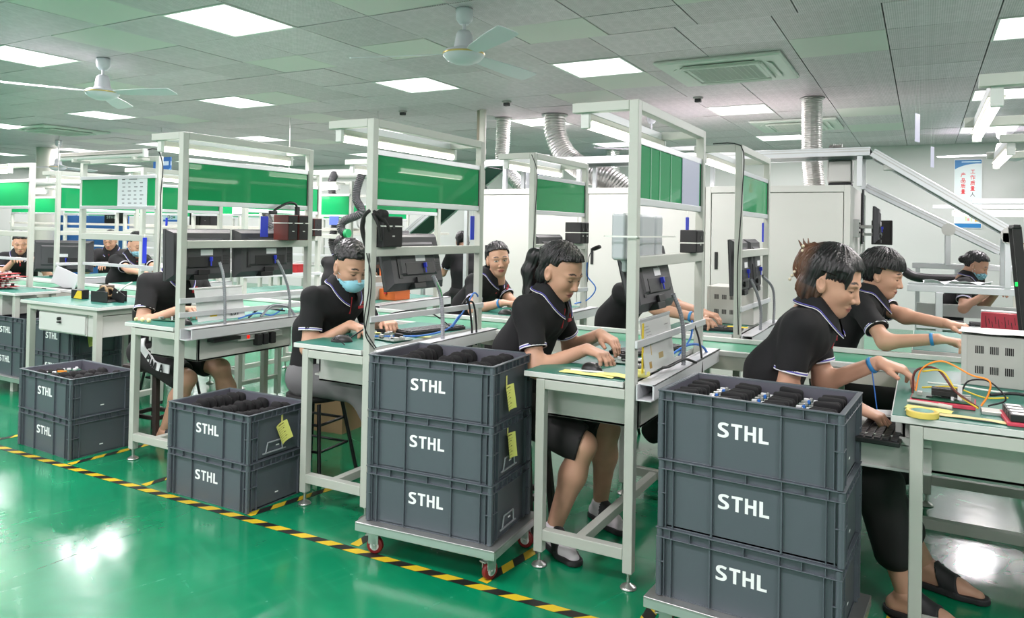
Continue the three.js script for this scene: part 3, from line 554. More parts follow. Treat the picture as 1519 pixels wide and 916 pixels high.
function hairSDF(st) {
  const cx = -.014, S = { short: [.107, .103, .082], bowl: [.119, .109, .098], sleek: [.108, .095, .086], clip: [.113, .100, .090], ponytail: [.109, .097, .086], bun: [.109, .097, .087] }[st];
  const ss = (a, b, t) => { t = Math.max(0, Math.min(1, (t - a) / (b - a))); return t * t * (3 - 2 * t); };
  return (x, y, z) => {
    const az = Math.abs(z), ang = Math.atan2(z, x - cx), el = Math.atan2(y - .03, Math.hypot(x - cx, z));
    let n = .006 * (noise(ang * 15, el * 3, 2) - .5) + .005 * (noise(ang * 38, el * 4, 5) - .5);
    if (st === 'short') n = .004 * (noise(x * 110, y * 110, z * 110) - .5) + .005 * (noise(x * 50, y * 25, z * 60) - .5);
    if (st === 'clip') n *= .55;
    let d = ell(x, y, z, cx, .038, 0, ...S) + n;
    // hairline: the layer thins out to nothing towards the face, the ears and the nape
    const fy = { short: .062, clip: .058, sleek: .064, ponytail: .066, bun: .064 }[st] ?? .06, ea = x - .034 - .25 * Math.max(0, y - .03) + .008 * (noise(y * 60, z * 30, 4) - .5), eb = fy - y - az * az * 3 + .008 * (noise(z * 70, x * 30, 6) - .5);
    let e = smin(ea, eb, .012);
    if (st === 'bowl') { const fr = .040 + .014 * (noise(z * 60, 1.5) - .5) + (az > .05 ? -(az - .05) * 1.6 : 0); e = x > -.0 ? (fr - y) * 1.2 - Math.max(0, .03 - x) * 1.1 : -.03; }
    const ear = y < .035 ? (x + .002) - (y < -.0 ? -.012 : 0) : -1, nape = (st === 'short' ? -.058 : -.092) - y + Math.max(0, x + .035) * .9;
    const edge = Math.max(e, ear, nape), th = st === 'bowl' ? .012 : .034;
    d += th * .8 * ss(-.022, .002, edge) + (edge > 0 ? edge * 1.4 : 0);
    if (st === 'short' && y < .05) d += .006 * ss(.05, .0, y);
    if (st === 'ponytail') d = smin(d, Math.hypot(x + .112, y - .045, z) - .026 + n, .02);
    if (st === 'ponytail') d = smin(d, Math.hypot(Math.hypot(x + .118, z) - .022, y - .048) - .008, .004);
    if (st === 'sleek' || st === 'ponytail') d = smin(d, ell(x, y, az, -.04, -.02, .066, .045, .055, .014) + n, .014);
    if (st === 'clip') {
      d = smin(d, ell(x, y, z, -.108, .03, 0, .035, .07, .045) + 2 * n, .02); d = smin(d, ell(x, y, az, -.045, -.03, .066, .05, .065, .017) + n, .016);
      d = smin(d, ell(x, y, az, .028, .047, .062, .045, .032, .017) + n, .02);
      d = smin(d, cap(x, y, az, { x: .062, y: .06, z: .05 }, { x: .07, y: .0, z: .061 }, .010, .003), .014);
      for (let i = 0; i < 6; i++) d = smin(d, cap(x, y, z, { x: -.115, y: .07, z: -.03 + i * .012 }, { x: -.13 - .01 * (i % 3), y: .098 + .008 * ((i * 2) % 3), z: -.045 + i * .018 }, .008, .0015), .008);
    }
    if (st === 'bun') d = smin(d, Math.hypot(x + .118, y + .0, z) - .036 + n, .012);
    return d;
  };
}
function person(o) {
  const t = thing('person', o.label, 'person', [0, 0, 0], 0, o.group), yaw = o.yaw ?? 0, q = o.far ? 1.9 : 1, S = o.scale ?? 1;
  const F = V(Math.cos(yaw), 0, Math.sin(yaw)), R = V(-Math.sin(yaw), 0, Math.cos(yaw)), U = V(0, 1, 0);
  const P = V(o.x, o.seat + .09, o.z), pt = (b, f, u, r) => b.clone().addScaledVector(F, f * S).addScaledVector(U, u * S).addScaledVector(R, r * S);
  const a = o.lean ?? .3, sh = o.sh ?? .165, sp = .53, mid = pt(P, Math.sin(a * .5) * .26 - .02, Math.cos(a * .5) * .26, 0), neck = pt(P, Math.sin(a) * sp, Math.cos(a) * sp, 0), tw = o.twist ?? 0;
  const chest = L3(mid, neck, .62), rs = pt(chest, .01 - tw, .05, sh), ls = pt(chest, .01 + tw, .05, -sh);
  const rh = pt(P, 0, 0, .085), lh = pt(P, 0, 0, -.085);
  const ra0 = V(o.rHand), la0 = V(o.lHand), hintA = s => F.clone().multiplyScalar(-.35).addScaledVector(U, -.8).addScaledVector(R, s * (o.flare ?? .55));
  const [re, rw] = ik(rs, ra0, .27 * S, .245 * S, hintA(1)), [le, lw] = ik(ls, la0, .27 * S, .245 * S, hintA(-1));
  const legH = F.clone().addScaledVector(U, .6), rf = V(o.rFoot ?? pt(V(o.x, .08, o.z), .36, 0, .12)), lf = V(o.lFoot ?? pt(V(o.x, .08, o.z), .40, 0, -.12));
  const [rk, rn] = ik(rh, rf, .42 * S, .40 * S, legH), [lk, ln] = ik(lh, lf, .42 * S, .40 * S, legH);
  // head frame
  const hy = yaw + (o.headYaw ?? 0), hp = o.headPitch ?? .3, hr = o.headRoll ?? 0;
  const hm = new THREE.Matrix4().makeRotationFromEuler(new THREE.Euler(0, -hy, 0)).multiply(new THREE.Matrix4().makeRotationZ(-hp)).multiply(new THREE.Matrix4().makeRotationX(hr));
  const hc = neck.clone().addScaledVector(F, .03 + .035 * hp).addScaledVector(U, .135 - .02 * hp).add(V(o.headShift ?? [0, 0, 0])); hm.setPosition(hc); const hs = o.headScale ?? 1; hm.scale(V(hs, hs, hs));
  // ---- skin
  const g = [], bones = [[mid, chest, .07, .07], [P, mid, .08, .07], [rh, rk, .078, .056], [lh, lk, .078, .056], [rs, re, .046, .039], [re, rw, .039, .027], [ls, le, .046, .039], [le, lw, .039, .027], [L3(chest, rs, .5), rs, .05, .045], [L3(chest, ls, .5), ls, .05, .045], [chest, neck, .06, .05], [neck, hc.clone().addScaledVector(U, -.06), .052, .050]];
  for (const [k, n] of [[rk, rn], [lk, ln]]) bones.push([k, L3(k, n, .35), .054, .056], [L3(k, n, .35), n, .056, .034]);
  const bf = bonesF(bones, .035), [mn, mx] = boundsOf(bones, .02); const skinC = (x, y, z) => { const n = .94 + .12 * noise(x * 40, y * 40, z * 40); return [SKIN[0] * n, SKIN[1] * n, SKIN[2] * n]; };
  g.push(sdfMesh(bf, mn, mx, .012 * q, skinC));
  g.push(sdfMesh(headSDF(o), [-.13, -.19, -.11], [.13, .13, .11], .0032 * q, headColor(o)).applyMatrix4(hm));
  for (const [s, w, e, hd] of [[1, rw, re, o.rDir], [-1, lw, le, o.lDir]]) {      // hands
    const d = V(hd ?? w.clone().sub(e).normalize().lerp(F.clone().addScaledVector(U, -.25), .55)).normalize(), n0 = V(o.palm ?? [0, 1, 0]), sd = d.clone().cross(n0).normalize().multiplyScalar(s), up = n0.clone().sub(d.clone().multiplyScalar(n0.dot(d))).normalize();
    const at = (f, l, u) => w.clone().addScaledVector(d, f).addScaledVector(sd, l).addScaledVector(up, u), hb = [[L3(e, w, .8), w, .029, .0255]], fb = [];
    const curl = o.curl ?? .55, thumb = [[at(.02, -.018, -.004), at(.05, -.046, -.014), .0135, .0115], [at(.05, -.046, -.014), at(.082, -.05, -.026), .0112, .0088]];
    [-.029, -.0095, .010, .028].forEach((l, i) => {
      const len = [.072, .082, .077, .06][i], kn = at(.088 - (i === 3 ? .01 : 0), l, .004), c1 = curl * (.8 + .15 * i), p1 = kn.clone().addScaledVector(d, Math.cos(c1) * len * .46).addScaledVector(up, -Math.sin(c1) * len * .46).addScaledVector(sd, l * .12), p2 = p1.clone().addScaledVector(d, Math.cos(c1 * 2) * len * .3).addScaledVector(up, -Math.sin(c1 * 2) * len * .3), p3 = p2.clone().addScaledVector(d, Math.cos(c1 * 2.5) * len * .24).addScaledVector(up, -Math.sin(c1 * 2.5) * len * .24);
      hb.push([at(.012, l * .65, 0), kn, .0165, .0125]); fb.push([[kn, p1, .0105, .0092], [p1, p2, .0090, .0082], [p2, p3, .0082, .0068]]);
    });
    const pf = bonesF(hb, .014), tf = bonesF(thumb, .006), ffs = fb.map(f => bonesF(f, .004)), all = [...hb, ...thumb, ...fb.flat()];
    const hf = (x, y, z) => { let v = smin(pf(x, y, z), tf(x, y, z), .012); let m = 1e3; for (const f of ffs) m = Math.min(m, f(x, y, z)); return smin(v, m, .006); };
    const tips = [...fb.map(f => f[2][1]), thumb[1][1]], [hmn, hmx] = boundsOf(all, .008);
    g.push(sdfMesh(hf, hmn, hmx, .0036 * q, (x, y, z) => { const c = skinC(x, y, z); for (const p of tips) { const dd = Math.hypot(x - p.x, y - p.y, z - p.z); if (dd < .011) return [c[0] * 1.08, c[1] * .95, c[2] * .95]; } return c; }));
  }
  const feet = [[rn, rk], [ln, lk]].map(([n]) => { const fd = V(o.footDir ?? F.toArray()).normalize(), heel = n.clone().addScaledVector(fd, -.035).setY(.034), ball = n.clone().addScaledVector(fd, .12).setY(.03), toe = n.clone().addScaledVector(fd, .185).setY(.024); return { n, fd, b: [[n, heel, .034, .030], [n, ball, .034, .028], [heel, ball, .030, .032], [ball, toe, .034, .021]] }; });
  if (o.showFeet) for (const f of feet) { const [a0, b0] = boundsOf(f.b, .01); g.push(sdfMesh(bonesF(f.b, .02), a0, b0, .006, skinC)); }
  const body = mesh('body', mg(g), skinM, t);
  // ---- hair
  const hst = o.hair ?? 'short', hg = [sdfMesh(hairSDF(hst), [-.17, -.13, -.12], [.13, .16, .12], .0036 * q, o.hairCol ? o.hairCol : undefined).applyMatrix4(hm)];
  if (hst === 'ponytail') {
    const tl = [[-.10, .06, 0], [-.150, .05, .004], [-.165, -.02, .008], [-.155, -.12, .006], [-.135, -.20, 0], [-.115, -.255, -.004]].map(p => V(p).applyMatrix4(new THREE.Matrix4().makeRotationZ(hp * .8))), tb = tl.slice(1).map((p, i) => [tl[i], p, [.024, .034, .038, .034, .024][i], [.034, .038, .034, .024, .006][i]]);
    const f0 = bonesF(tb, .02), [a0, b0] = boundsOf(tb, .012); hg.push(sdfMesh((x, y, z) => f0(x, y, z) + .006 * (noise(x * 30 + 4, y * 12, z * 120) - .5) + .004 * (noise(x * 140, y * 10, z * 60) - .5), a0, b0, .0045).applyMatrix4(hm));
  }
  mesh('hair', mg(hg), o.hairCol ? hairM.brown : hairM.black, t, o.hairLabel);
  // ---- polo shirt
  const sl = .66, rse = L3(rs, re, sl), lse = L3(ls, le, sl), rd = re.clone().sub(rs).normalize(), ld = le.clone().sub(ls).normalize();
  const sb = [[pt(P, 0, .02, .065), pt(mid, -.005, 0, .07), .112, .095], [pt(P, 0, .02, -.065), pt(mid, -.005, 0, -.07), .112, .095], [pt(mid, -.005, 0, .07), pt(chest, 0, .0, .078), .095, .098], [pt(mid, -.005, 0, -.07), pt(chest, 0, .0, -.078), .095, .098], [pt(chest, .02, .02, .05), rs, .085, .062], [pt(chest, .02, .02, -.05), ls, .085, .062], [chest, L3(chest, neck, .72), .085, .064]];
  const slv = [[rs, L3(rs, re, .85), .060, .062, rd, rse], [ls, L3(ls, le, .85), .060, .062, ld, lse]];
  const sf0 = bonesF(sb, .06), shirtF = (x, y, z) => {
    let d = sf0(x, y, z);
    for (const s of slv) { let c = cap(x, y, z, s[0], s[1], s[2], s[3]); c = Math.max(c, (x - s[5].x) * s[4].x + (y - s[5].y) * s[4].y + (z - s[5].z) * s[4].z); d = smin(d, c, .025); }
    d += .010 * (noise(x * 9 + o.x * 7, y * 13, z * 9) - .5) + .006 * (noise(x * 24, y * 12 + x * 14, z * 24) - .5);
    return Math.max(d, o.seat - .005 - y);
  };
  const [smn, smx] = boundsOf([...sb, ...slv], .03); const shirt = mesh('polo_shirt', sdfMesh(shirtF, smn, smx, .011 * q), o.shirtM ?? shirtM, t, 'black polo shirt');
  const ring = (c, ax, r, th, m, off) => { const gg = new THREE.TorusGeometry(r, th, 6, 26).scale(1, 1, 2.2), mm = new THREE.Matrix4().lookAt(V(0, 0, 0), ax, Math.abs(ax.y) > .9 ? V(1, 0, 0) : U); return mesh('sleeve_stripe', gg.applyMatrix4(mm).translate(c.x + ax.x * off, c.y + ax.y * off, c.z + ax.z * off), m, shirt); };
  for (const [c, ax, s0] of [[rse, rd], [lse, ld]]) { const r = .0615; ring(c, ax, r, .0014, trimWhite, -.002); ring(c, ax, r, .0014, trimBlue, -.0075); ring(c, ax, r, .0012, trimWhite, -.012); }
  // collar: folded band that opens at the throat
  { const axU = hc.clone().sub(neck).normalize().lerp(U, .4).normalize(), f2 = F.clone().sub(axU.clone().multiplyScalar(F.dot(axU))).normalize(), r2 = f2.clone().cross(axU), n = 30, pos = [], ix = [], edge = [];
    const base = neck.clone().addScaledVector(axU, .022).addScaledVector(F, -.004);
    for (let i = 0; i <= n; i++) {
      const th = .35 + (Math.PI * 2 - .7) * i / n, fr = Math.pow(Math.max(0, Math.cos(th)), 1.2), dir = f2.clone().multiplyScalar(Math.cos(th) * 1.02).addScaledVector(r2, Math.sin(th));
      const rows = [[.059, .040 - .055 * fr], [.064, .050 - .06 * fr], [.079, .040 - .065 * fr], [.101 + .012 * fr, .002 - .10 * fr], [.097 + .012 * fr, -.004 - .10 * fr]];
      rows.forEach(([r, h]) => { const v = base.clone().addScaledVector(dir, r).addScaledVector(axU, h); pos.push(v.x, v.y, v.z); }); const e = base.clone().addScaledVector(dir, rows[3][0] + .002).addScaledVector(axU, rows[3][1]); edge.push(e);
      if (i < n) for (let j = 0; j < 4; j++) { const p = i * 5 + j; ix.push(p, p + 5, p + 1, p + 1, p + 5, p + 6); }
    }
    const cg = new THREE.BufferGeometry(); cg.setAttribute('position', new THREE.Float32BufferAttribute(pos, 3)); cg.setIndex(ix); cg.computeVertexNormals();
    const cm = mesh('collar', cg, o.collarM ?? (shirtM2), shirt);
    mesh('collar_stripe', tube(edge, .0022, 40, 5), trimWhite, shirt); mesh('collar_stripe', tube(edge.map((e, i) => e.clone().addScaledVector(axU, .006).addScaledVector(e.clone().sub(base).normalize(), -.003)), .002, 40, 5), trimBlue, shirt);
    const sprj = (p, dirv) => { let s = 0; for (let i = 0; i < 40; i++) { const d = shirtF(p.x + dirv.x * s, p.y + dirv.y * s, p.z + dirv.z * s); if (d > 0) break; s += .005; } return p.clone().addScaledVector(dirv, s); };
    const fdir = F.clone().addScaledVector(U, .15).normalize(), pk = sprj(pt(chest, 0, .03, 0), fdir), pk2 = sprj(pt(chest, 0, -.06, 0), fdir);
    mesh('placket', bar(pk.clone().addScaledVector(fdir, -.002), pk2.clone().addScaledVector(fdir, -.002), .006, .014, .001), trimRed, shirt);
    const lg = sprj(pt(chest, 0, -.03, -.085), fdir), lg2 = lg.clone().addScaledVector(R, .045); mesh('chest_logo', [bar(lg.clone().addScaledVector(R, -.022), lg.clone().addScaledVector(R, .022).addScaledVector(F, .004), .016, .006, .001), bar(lg.clone().addScaledVector(R, -.022).addScaledVector(U, .022), lg.clone().addScaledVector(R, -.002).addScaledVector(U, .022), .018, .006, .001)], trimRed, shirt, 'small red chest logo');
  }
  // ---- legs
  const pl = o.pants ?? { to: .95 }, pb = [], cuts = [];
  for (const [h, k, n] of [[rh, rk, rn], [lh, lk, ln]]) { if (pl.to <= .5) { const e = L3(h, k, pl.to * 2); pb.push([h, k, .098, .084]); cuts.push([e, k.clone().sub(h).normalize(), h, k]); } else { pb.push([h, k, .10, .084]); pb.push([k, L3(k, n, (pl.to - .5) * 2), .084, .074]); } }
  const pf0 = bonesF(pb.concat([[rh, lh, .11, .11]]), .04), pantsF = (x, y, z) => { let d = pf0(x, y, z) + .008 * (noise(x * 16, y * 16, z * 16) - .5); if (cuts.length) { let m = 1e3; for (const c of cuts) m = Math.min(m, (x - c[0].x) * c[1].x + (y - c[0].y) * c[1].y + (z - c[0].z) * c[1].z); d = Math.max(d, m); } return Math.max(d, y - o.seat - .20); };
  const [pmn, pmx] = boundsOf(pb, .05), pants = mesh(pl.to <= .5 ? 'shorts' : 'trousers', sdfMesh(pantsF, pmn, pmx, .0125 * q), pl.m ?? M.blackSoft, t, pl.label);
  if (pl.hem) cuts.forEach((c, i) => { const hem = (x, y, z) => { const s = (x - c[0].x) * c[1].x + (y - c[0].y) * c[1].y + (z - c[0].z) * c[1].z; return Math.max(cap(x, y, z, c[2], c[3], .101, .087) + .006 * (noise(x * 16, y * 16, z * 16) - .5), s - .002, -s - .05); }; mesh('hem', sdfMesh(hem, pmn, pmx, .009), trimWhite, pants, 'white hem band'); });
  if (o.showFeet) feet.forEach((f, i) => {
    const sole = [[f.b[2][0].clone().setY(.012), f.b[2][1].clone().setY(.012), .044, .048], [f.b[2][1].clone().setY(.012), f.b[3][1].clone().setY(.012), .048, .040]], sfn = bonesF(sole, .02), ff = bonesF(f.b, .02), c0 = f.n.clone().addScaledVector(f.fd, .085), [a0, b0] = boundsOf(sole.concat(f.b), .02);
    mesh('sandal', sdfMesh((x, y, z) => { const s = (x - c0.x) * f.fd.x + (z - c0.z) * f.fd.z, strap = Math.max(ff(x, y, z) - .008, Math.abs(s + (y - .05) * .3) - .034, y - .11); return Math.min(Math.max(sfn(x, y, z), y - .024, .002 - y), strap); }, a0, b0, .006), sandalM, t, 'black slip-on sandal');
    if (o.socks) mesh('sock', sdfMesh((x, y, z) => Math.max(ff(x, y, z) - .004, y - .115), a0, b0, .006), sockM, t, 'pale sock');
  });
  if (o.mask) { const hd = headSDF(o), mf = (x, y, z) => { const nz = .0015 * Math.sin(y * 520); return Math.max(Math.abs(hd(x, y, z) - .0045 + nz) - .0022, -.098 - .25 * Math.abs(z) - y, y + .030 + .35 * Math.abs(z), .022 + Math.abs(y + .06) * .3 - x); }; const mk = mesh('face_mask', sdfMesh((x, y, z) => Math.min(mf(x, y, z), Math.max(Math.abs(ell(x, y, z, .066, -.062, 0, .050, .046, .056)) - .0022, y + .022 + .3 * Math.abs(z), -.100 - y, .03 - x)), [-.02, -.12, -.1], [.13, .0, .1], .0036 * q).applyMatrix4(hm), maskM, t, 'pale blue surgical mask');
    for (const s of [-1, 1]) for (const y of [-.035, -.085]) mesh('ear_loop', tube([[.032, y, s * .058], [.012, (y - .02) / 2, s * .072], [-.004, y > -.05 ? .004 : -.03, s * .080]], .0018, 8, 5).applyMatrix4(hm), trimWhite, mk); }
  for (const [k, w, e] of [[o.rBand, rw, re], [o.lBand, lw, le]]) if (k) { const c = L3(w, e, .12), ax = w.clone().sub(e).normalize(), gg = new THREE.TorusGeometry(.030, .0035, 6, 24).scale(1, 1, 2.6), mm = new THREE.Matrix4().lookAt(V(0, 0, 0), ax, U); mesh('wristband', gg.applyMatrix4(mm).translate(c.x, c.y, c.z), bandM, t, 'blue antistatic wristband'); }
  return { t, hm, shirtF, neck, rw, lw, rk, lk, rh, lh, cuts };
}
const shirtM2 = mat([.0055, .0055, .0068], .85, { side: THREE.DoubleSide });

// ---------------------------------------------------------------- stools
function stool(x, z, h, label, kind = 'black') {
  const t = thing('stool', label, 'stool', [x, 0, z], rr(-.1, .1), 'workers\' stools'), m = kind === 'black' ? M.stoolBlack : M.brownWood;
  mesh('seat', kind === 'black' ? lathe([[0, 0], [.15, 0], [.165, .012], [.165, .03], [.15, .04], [0, .042]], 28, 0, h - .042, 0) : bx(.32, .035, .26, 0, h - .0175, 0, .006), kind === 'black' ? M.blackSoft : m, t);
  for (const [a, b] of [[1, 1], [1, -1], [-1, 1], [-1, -1]]) mesh('leg', kind === 'black' ? rod([a * .1, h - .05, b * .1], [a * .165, 0, b * .165], .011, 8) : bar([a * .11, h - .036, b * .09], [a * .15, 0, b * .12], .034, .03, .003), m, t);
  const s = kind === 'black' ? .145 : .135; for (const y of kind === 'black' ? [.16, .3] : [.14]) { const w = s - y * .12; for (const k of [-1, 1]) { mesh('stretcher', kind === 'black' ? rod([-w, y, k * w], [w, y, k * w], .008, 7) : bar([-w, y, k * w * .8], [w, y, k * w * .8], .026, .02), m, t); mesh('stretcher', kind === 'black' ? rod([k * w, y, -w], [k * w, y, w], .008, 7) : bar([k * w, y, -w * .8], [k * w, y, w * .8], .026, .02), m, t); } }
  return t;
}
// ---------------------------------------------------------------- the workers
const hairBrown = (x, y, z) => { const k = Math.max(0, Math.min(1, (-.06 - x) / .05)) * (.6 + .5 * noise(x * 60, y * 20, z * 60)); const s = y < -.03 ? .5 : 0; const m = Math.min(1, k + s * noise(x * 80, y * 15, z * 80)); return [.008 + .16 * m, .007 + .065 * m, .008 + .03 * m]; };
const pony = person({ x: -1.70, z: -3.17, seat: .485, headScale: 1.06, lean: .33, label: 'woman with a long black ponytail working with both hands at a bench', headPitch: .42, headYaw: .2, hair: 'ponytail', rHand: [-1.315, .865, -3.10], lHand: [-1.36, .90, -3.36], rFoot: [-1.42, .075, -3.0], lFoot: [-1.36, .075, -3.40], footDir: [.8, 0, .6], pants: { to: .44, label: 'black shorts' }, showFeet: true, socks: true, sh: .158, wide: 1.04, rDir: [.93, -.22, .2], lDir: [.9, -.35, .25] });
const masked = person({ x: -3.0, z: -3.19, seat: .465, headScale: 1.08, lean: .36, label: 'short-haired man in a pale blue face mask bent over a bench', headPitch: .45, headYaw: .16, yaw: .06, hair: 'short', mask: true, rHand: [-2.70, .865, -3.11], lHand: [-2.66, .875, -3.36], rFoot: [-2.36, .21, -3.10], lFoot: [-2.36, .21, -3.32], sh: .175, pants: { to: .95, m: mat([.16, .16, .165], .85), label: 'grey trousers' }, rDir: [.95, -.2, .05], lDir: [.85, -.3, .5] });
const shorts = person({ x: -4.42, z: -3.2, seat: .47, lean: .36, label: 'worker in black shorts with a white hem, head hidden behind a monitor', headPitch: .4, headYaw: .1, hair: 'short', rHand: [-4.02, .865, -3.06], lHand: [-3.98, .87, -3.36], rFoot: [-4.22, .075, -3.12], lFoot: [-4.0, .075, -3.5], pants: { to: .40, label: 'black shorts' }, showFeet: true, sh: .178 });
const clip = person({ x: -.545, z: -3.19, seat: .50, headScale: 1.1, flare: .12, lean: .36, label: 'woman with hair held up by a pearl claw clip reaching onto a bench', headPitch: .34, headYaw: .2, hair: 'clip', hairCol: hairBrown, hairLabel: 'dark hair with brown ends', rHand: [-.215, .765, -3.04], lHand: [-.15, .895, -3.30], rFoot: [-.045, .08, -3.13], lFoot: [.02, .08, -3.45], footDir: [.95, 0, .3], showFeet: true, pants: { to: .80, label: 'black cropped trousers' }, sh: .158, lBand: true, lDir: [.9, -.22, .1], rDir: [.9, -.35, .1], curl: .5 });
const bowl = person({ x: -.46, z: -4.72, seat: .475, headScale: 1.06, lean: .42, label: 'young man with bowl-cut black hair reaching across the conveyor', headPitch: .26, headYaw: .12, hair: 'bowl', rHand: [.07, .88, -4.36], lHand: [.14, .93, -4.58], sh: .175, rBand: true, rDir: [.95, -.1, .1], lDir: [.95, -.1, .3] });
const looking = person({ x: -3.10, z: -4.92, seat: .46, headScale: 1.05, lean: .42, label: 'woman with tied-back hair turning to look towards the aisle', headPitch: .08, headYaw: .82, headRoll: .1, hair: 'sleek', eyes: 'open', gaze: .002, rHand: [-2.60, .875, -4.60], lHand: [-2.56, .88, -4.86], sh: .16, rBand: true, headShift: [.03, 0, .02] });
person({ x: -1.86, z: -4.80, seat: .46, lean: .42, yaw: .08, label: 'worker whose head is hidden behind foam packs strapped to a post', headPitch: .45, hair: 'short', rHand: [-1.22, .875, -4.56], lHand: [-1.20, .88, -4.76], sh: .175, rBand: true });
person({ x: .22, z: -8.05, seat: .42, lean: .3, label: 'masked woman with a low hair bun behind the aluminium conveyor posts', headPitch: .45, headYaw: .25, hair: 'bun', mask: true, rHand: [.50, .92, -7.75], lHand: [.6, .93, -8.0], far: true, sh: .16 });
const rearWoman = person({ x: -5.72, z: -6.35, seat: .43, lean: .2, yaw: -1.9, label: 'woman seen from behind with a pink clip in her dark hair', headPitch: .2, hair: 'sleek', rHand: [-5.6, .85, -6.8], lHand: [-5.9, .85, -6.8], far: true, sh: .16 });
person({ x: -6.1, z: -7.6, seat: .45, lean: .2, yaw: -1.7, label: 'worker seen from behind next to the hose lamp', headPitch: .3, hair: 'short', rHand: [-6.1, .85, -7.6], lHand: [-6.4, .85, -7.6], far: true });
person({ x: -7.45, z: -4.95, seat: .45, lean: .35, label: 'masked worker bent forward behind the green board with a printed schedule', headPitch: .4, headYaw: .1, hair: 'short', mask: true, rHand: [-6.75, .87, -4.78], lHand: [-6.8, .87, -5.0], far: true });
person({ x: -9.45, z: -6.15, seat: .42, lean: .2, yaw: .9, label: 'worker in a logo shirt facing the aisle beyond the schedule board', headPitch: .35, hair: 'short', rHand: [-9.3, .86, -5.75], lHand: [-9.05, .86, -5.8], far: true });
person({ x: -9.3, z: -4.9, seat: .42, lean: .35, yaw: .5, label: 'worker holding a part beside the black monitor', headPitch: .3, hair: 'short', rHand: [-8.95, .95, -4.65], lHand: [-8.9, .95, -4.85], far: true });
person({ x: -5.02, z: -7.9, seat: .50, lean: .25, yaw: -2.4, label: 'worker with dark hair beside the left cabinet', headPitch: .3, hair: 'sleek', rHand: [-5.2, .9, -8.2], lHand: [-5.4, .9, -8.1], far: true });
// loose white hem of the shorts hanging below the near thigh, with its lettering
{ const pts = [[-4.288, .67], [-4.276, .61], [-4.241, .556], [-4.168, .521], [-4.022, .504]], c = new THREE.CatmullRomCurve3(pts.map(p => V(p[0], p[1], -2.995))), n = 20, pos = [], ix = [];
  for (let i = 0; i <= n; i++) { const p = c.getPoint(i / n), t = c.getTangent(i / n), w = .026; for (const s of [-1, 1]) for (const z of [0, .006]) pos.push(p.x - t.y * s * w, p.y + t.x * s * w, p.z - z + .012 * Math.sin(i / n * 9)); }
  for (let i = 0; i < n; i++) { const a = i * 4, b = a + 4; ix.push(a, b, a + 2, a + 2, b, b + 2, a + 1, a + 3, b + 1, a + 3, b + 3, b + 1, a, a + 1, b, a + 1, b + 1, b, a + 2, b + 2, a + 3, a + 3, b + 2, b + 3); }
  const g = new THREE.BufferGeometry(); g.setAttribute('position', new THREE.Float32BufferAttribute(pos, 3)); g.setIndex(ix); const q = g.toNonIndexed(); q.computeVertexNormals();
  const sh = shorts.t.children.find(k => k.name === 'shorts'); mesh('hem', q, mat([.7, .7, .72], .8, { side: THREE.DoubleSide }), sh, 'loose white hem band');
  [...'PUMA'].forEach((ch, i) => { const u = .52 + i * .13, p = c.getPoint(u), t = c.getTangent(u), l = text3(ch, .046, .003, .85); l.rotateZ(Math.atan2(t.y, t.x)).translate(p.x, p.y, p.z + .006 + .012 * Math.sin(u * 9)); mesh('hem_lettering', l, M.black, sh, 'black lettering on the hem'); }); }
mesh('hair_clip', bx(.012, .02, .07, -.108, .05, 0, .004).rotateX(.5).applyMatrix4(rearWoman.hm), mat([.62, .32, .30], .5), rearWoman.t, 'pink hair clip');
// pearl claw clip
{ const g = []; for (let i = 0; i < 9; i++) g.push(new THREE.SphereGeometry(.006, 8, 6).translate(-.128 + .012 * Math.sin(i * .35), -.045 + i * .0165, .038 + .004 * Math.sin(i))); mesh('hair_clip', g.map(k => k.applyMatrix4(clip.hm)), mat([.72, .62, .45], .3), clip.t, 'pearl claw clip'); }
stool(-1.71, -3.17, .485, 'dark wooden stool under the woman with the ponytail', 'wood'); stool(-3.01, -3.19, .465, 'black round stool under the masked man in grey trousers'); stool(-4.43, -3.2, .47, 'dark wooden stool under the worker in shorts', 'wood'); stool(-.56, -3.19, .50, 'black round stool under the woman with the claw clip');
stool(-.47, -4.72, .475, 'black round stool under the young man with bowl-cut hair'); stool(-3.11, -4.92, .46, 'black round stool under the woman looking to the aisle'); stool(-1.87, -4.8, .46, 'black round stool under the worker hidden by foam packs');
stool(-5.3, -3.95, .5, 'black round stool standing empty behind the drawer table');
// ---------------------------------------------------------------- monitors, speakers and other gear on the bench frames
const A1 = AX[0], A2 = AX[1], A3 = AX[2], A4 = AX[3];
monitor([A1 - .10, 1.215, -2.98], 'dark monitor beside the front post, over the worker in shorts', { w: .46, tilt: .03 }); monitor([A1 - .10, 1.215, -3.48], 'dark monitor beside the wooden speakers', { w: .50, tilt: .03 });
monitor([A2 - .09, 1.215, -3.22], 'dark monitor above the masked worker\'s bench', { w: .5, tilt: .22 }); monitor([A3 - .09, 1.20, -3.16], 'dark monitor above the ponytailed woman\'s bench', { w: .54, tilt: .24 });
monitor([-2.29 - .09, 1.215, -4.86], 'dark monitor on the bench of the woman looking up', { tilt: .15 }); monitor([-.93 - .075, 1.19, -4.70], 'tall dark monitor before the right cabinet, close to the front post', { w: .36, h: .34, tilt: .05 }); monitor([-.93 - .075, 1.19, -5.10], 'tall dark monitor before the right cabinet, close to the back post', { w: .36, h: .34, tilt: .05 });
monitor([-3.67 - .08, 1.22, -4.75], 'dark monitor on the bench with the orange box'); { const a = monitor([-8.12, 1.02, -4.72], 'plain black monitor back behind the crossed frames', { w: .6, h: .34, tilt: 0, turn: -.95 }); mesh('stand', [bx(.03, .2, .06, .03, -.1, 0, .004), bx(.16, .012, .2, .02, -.208, 0, .004)], M.black, a); }
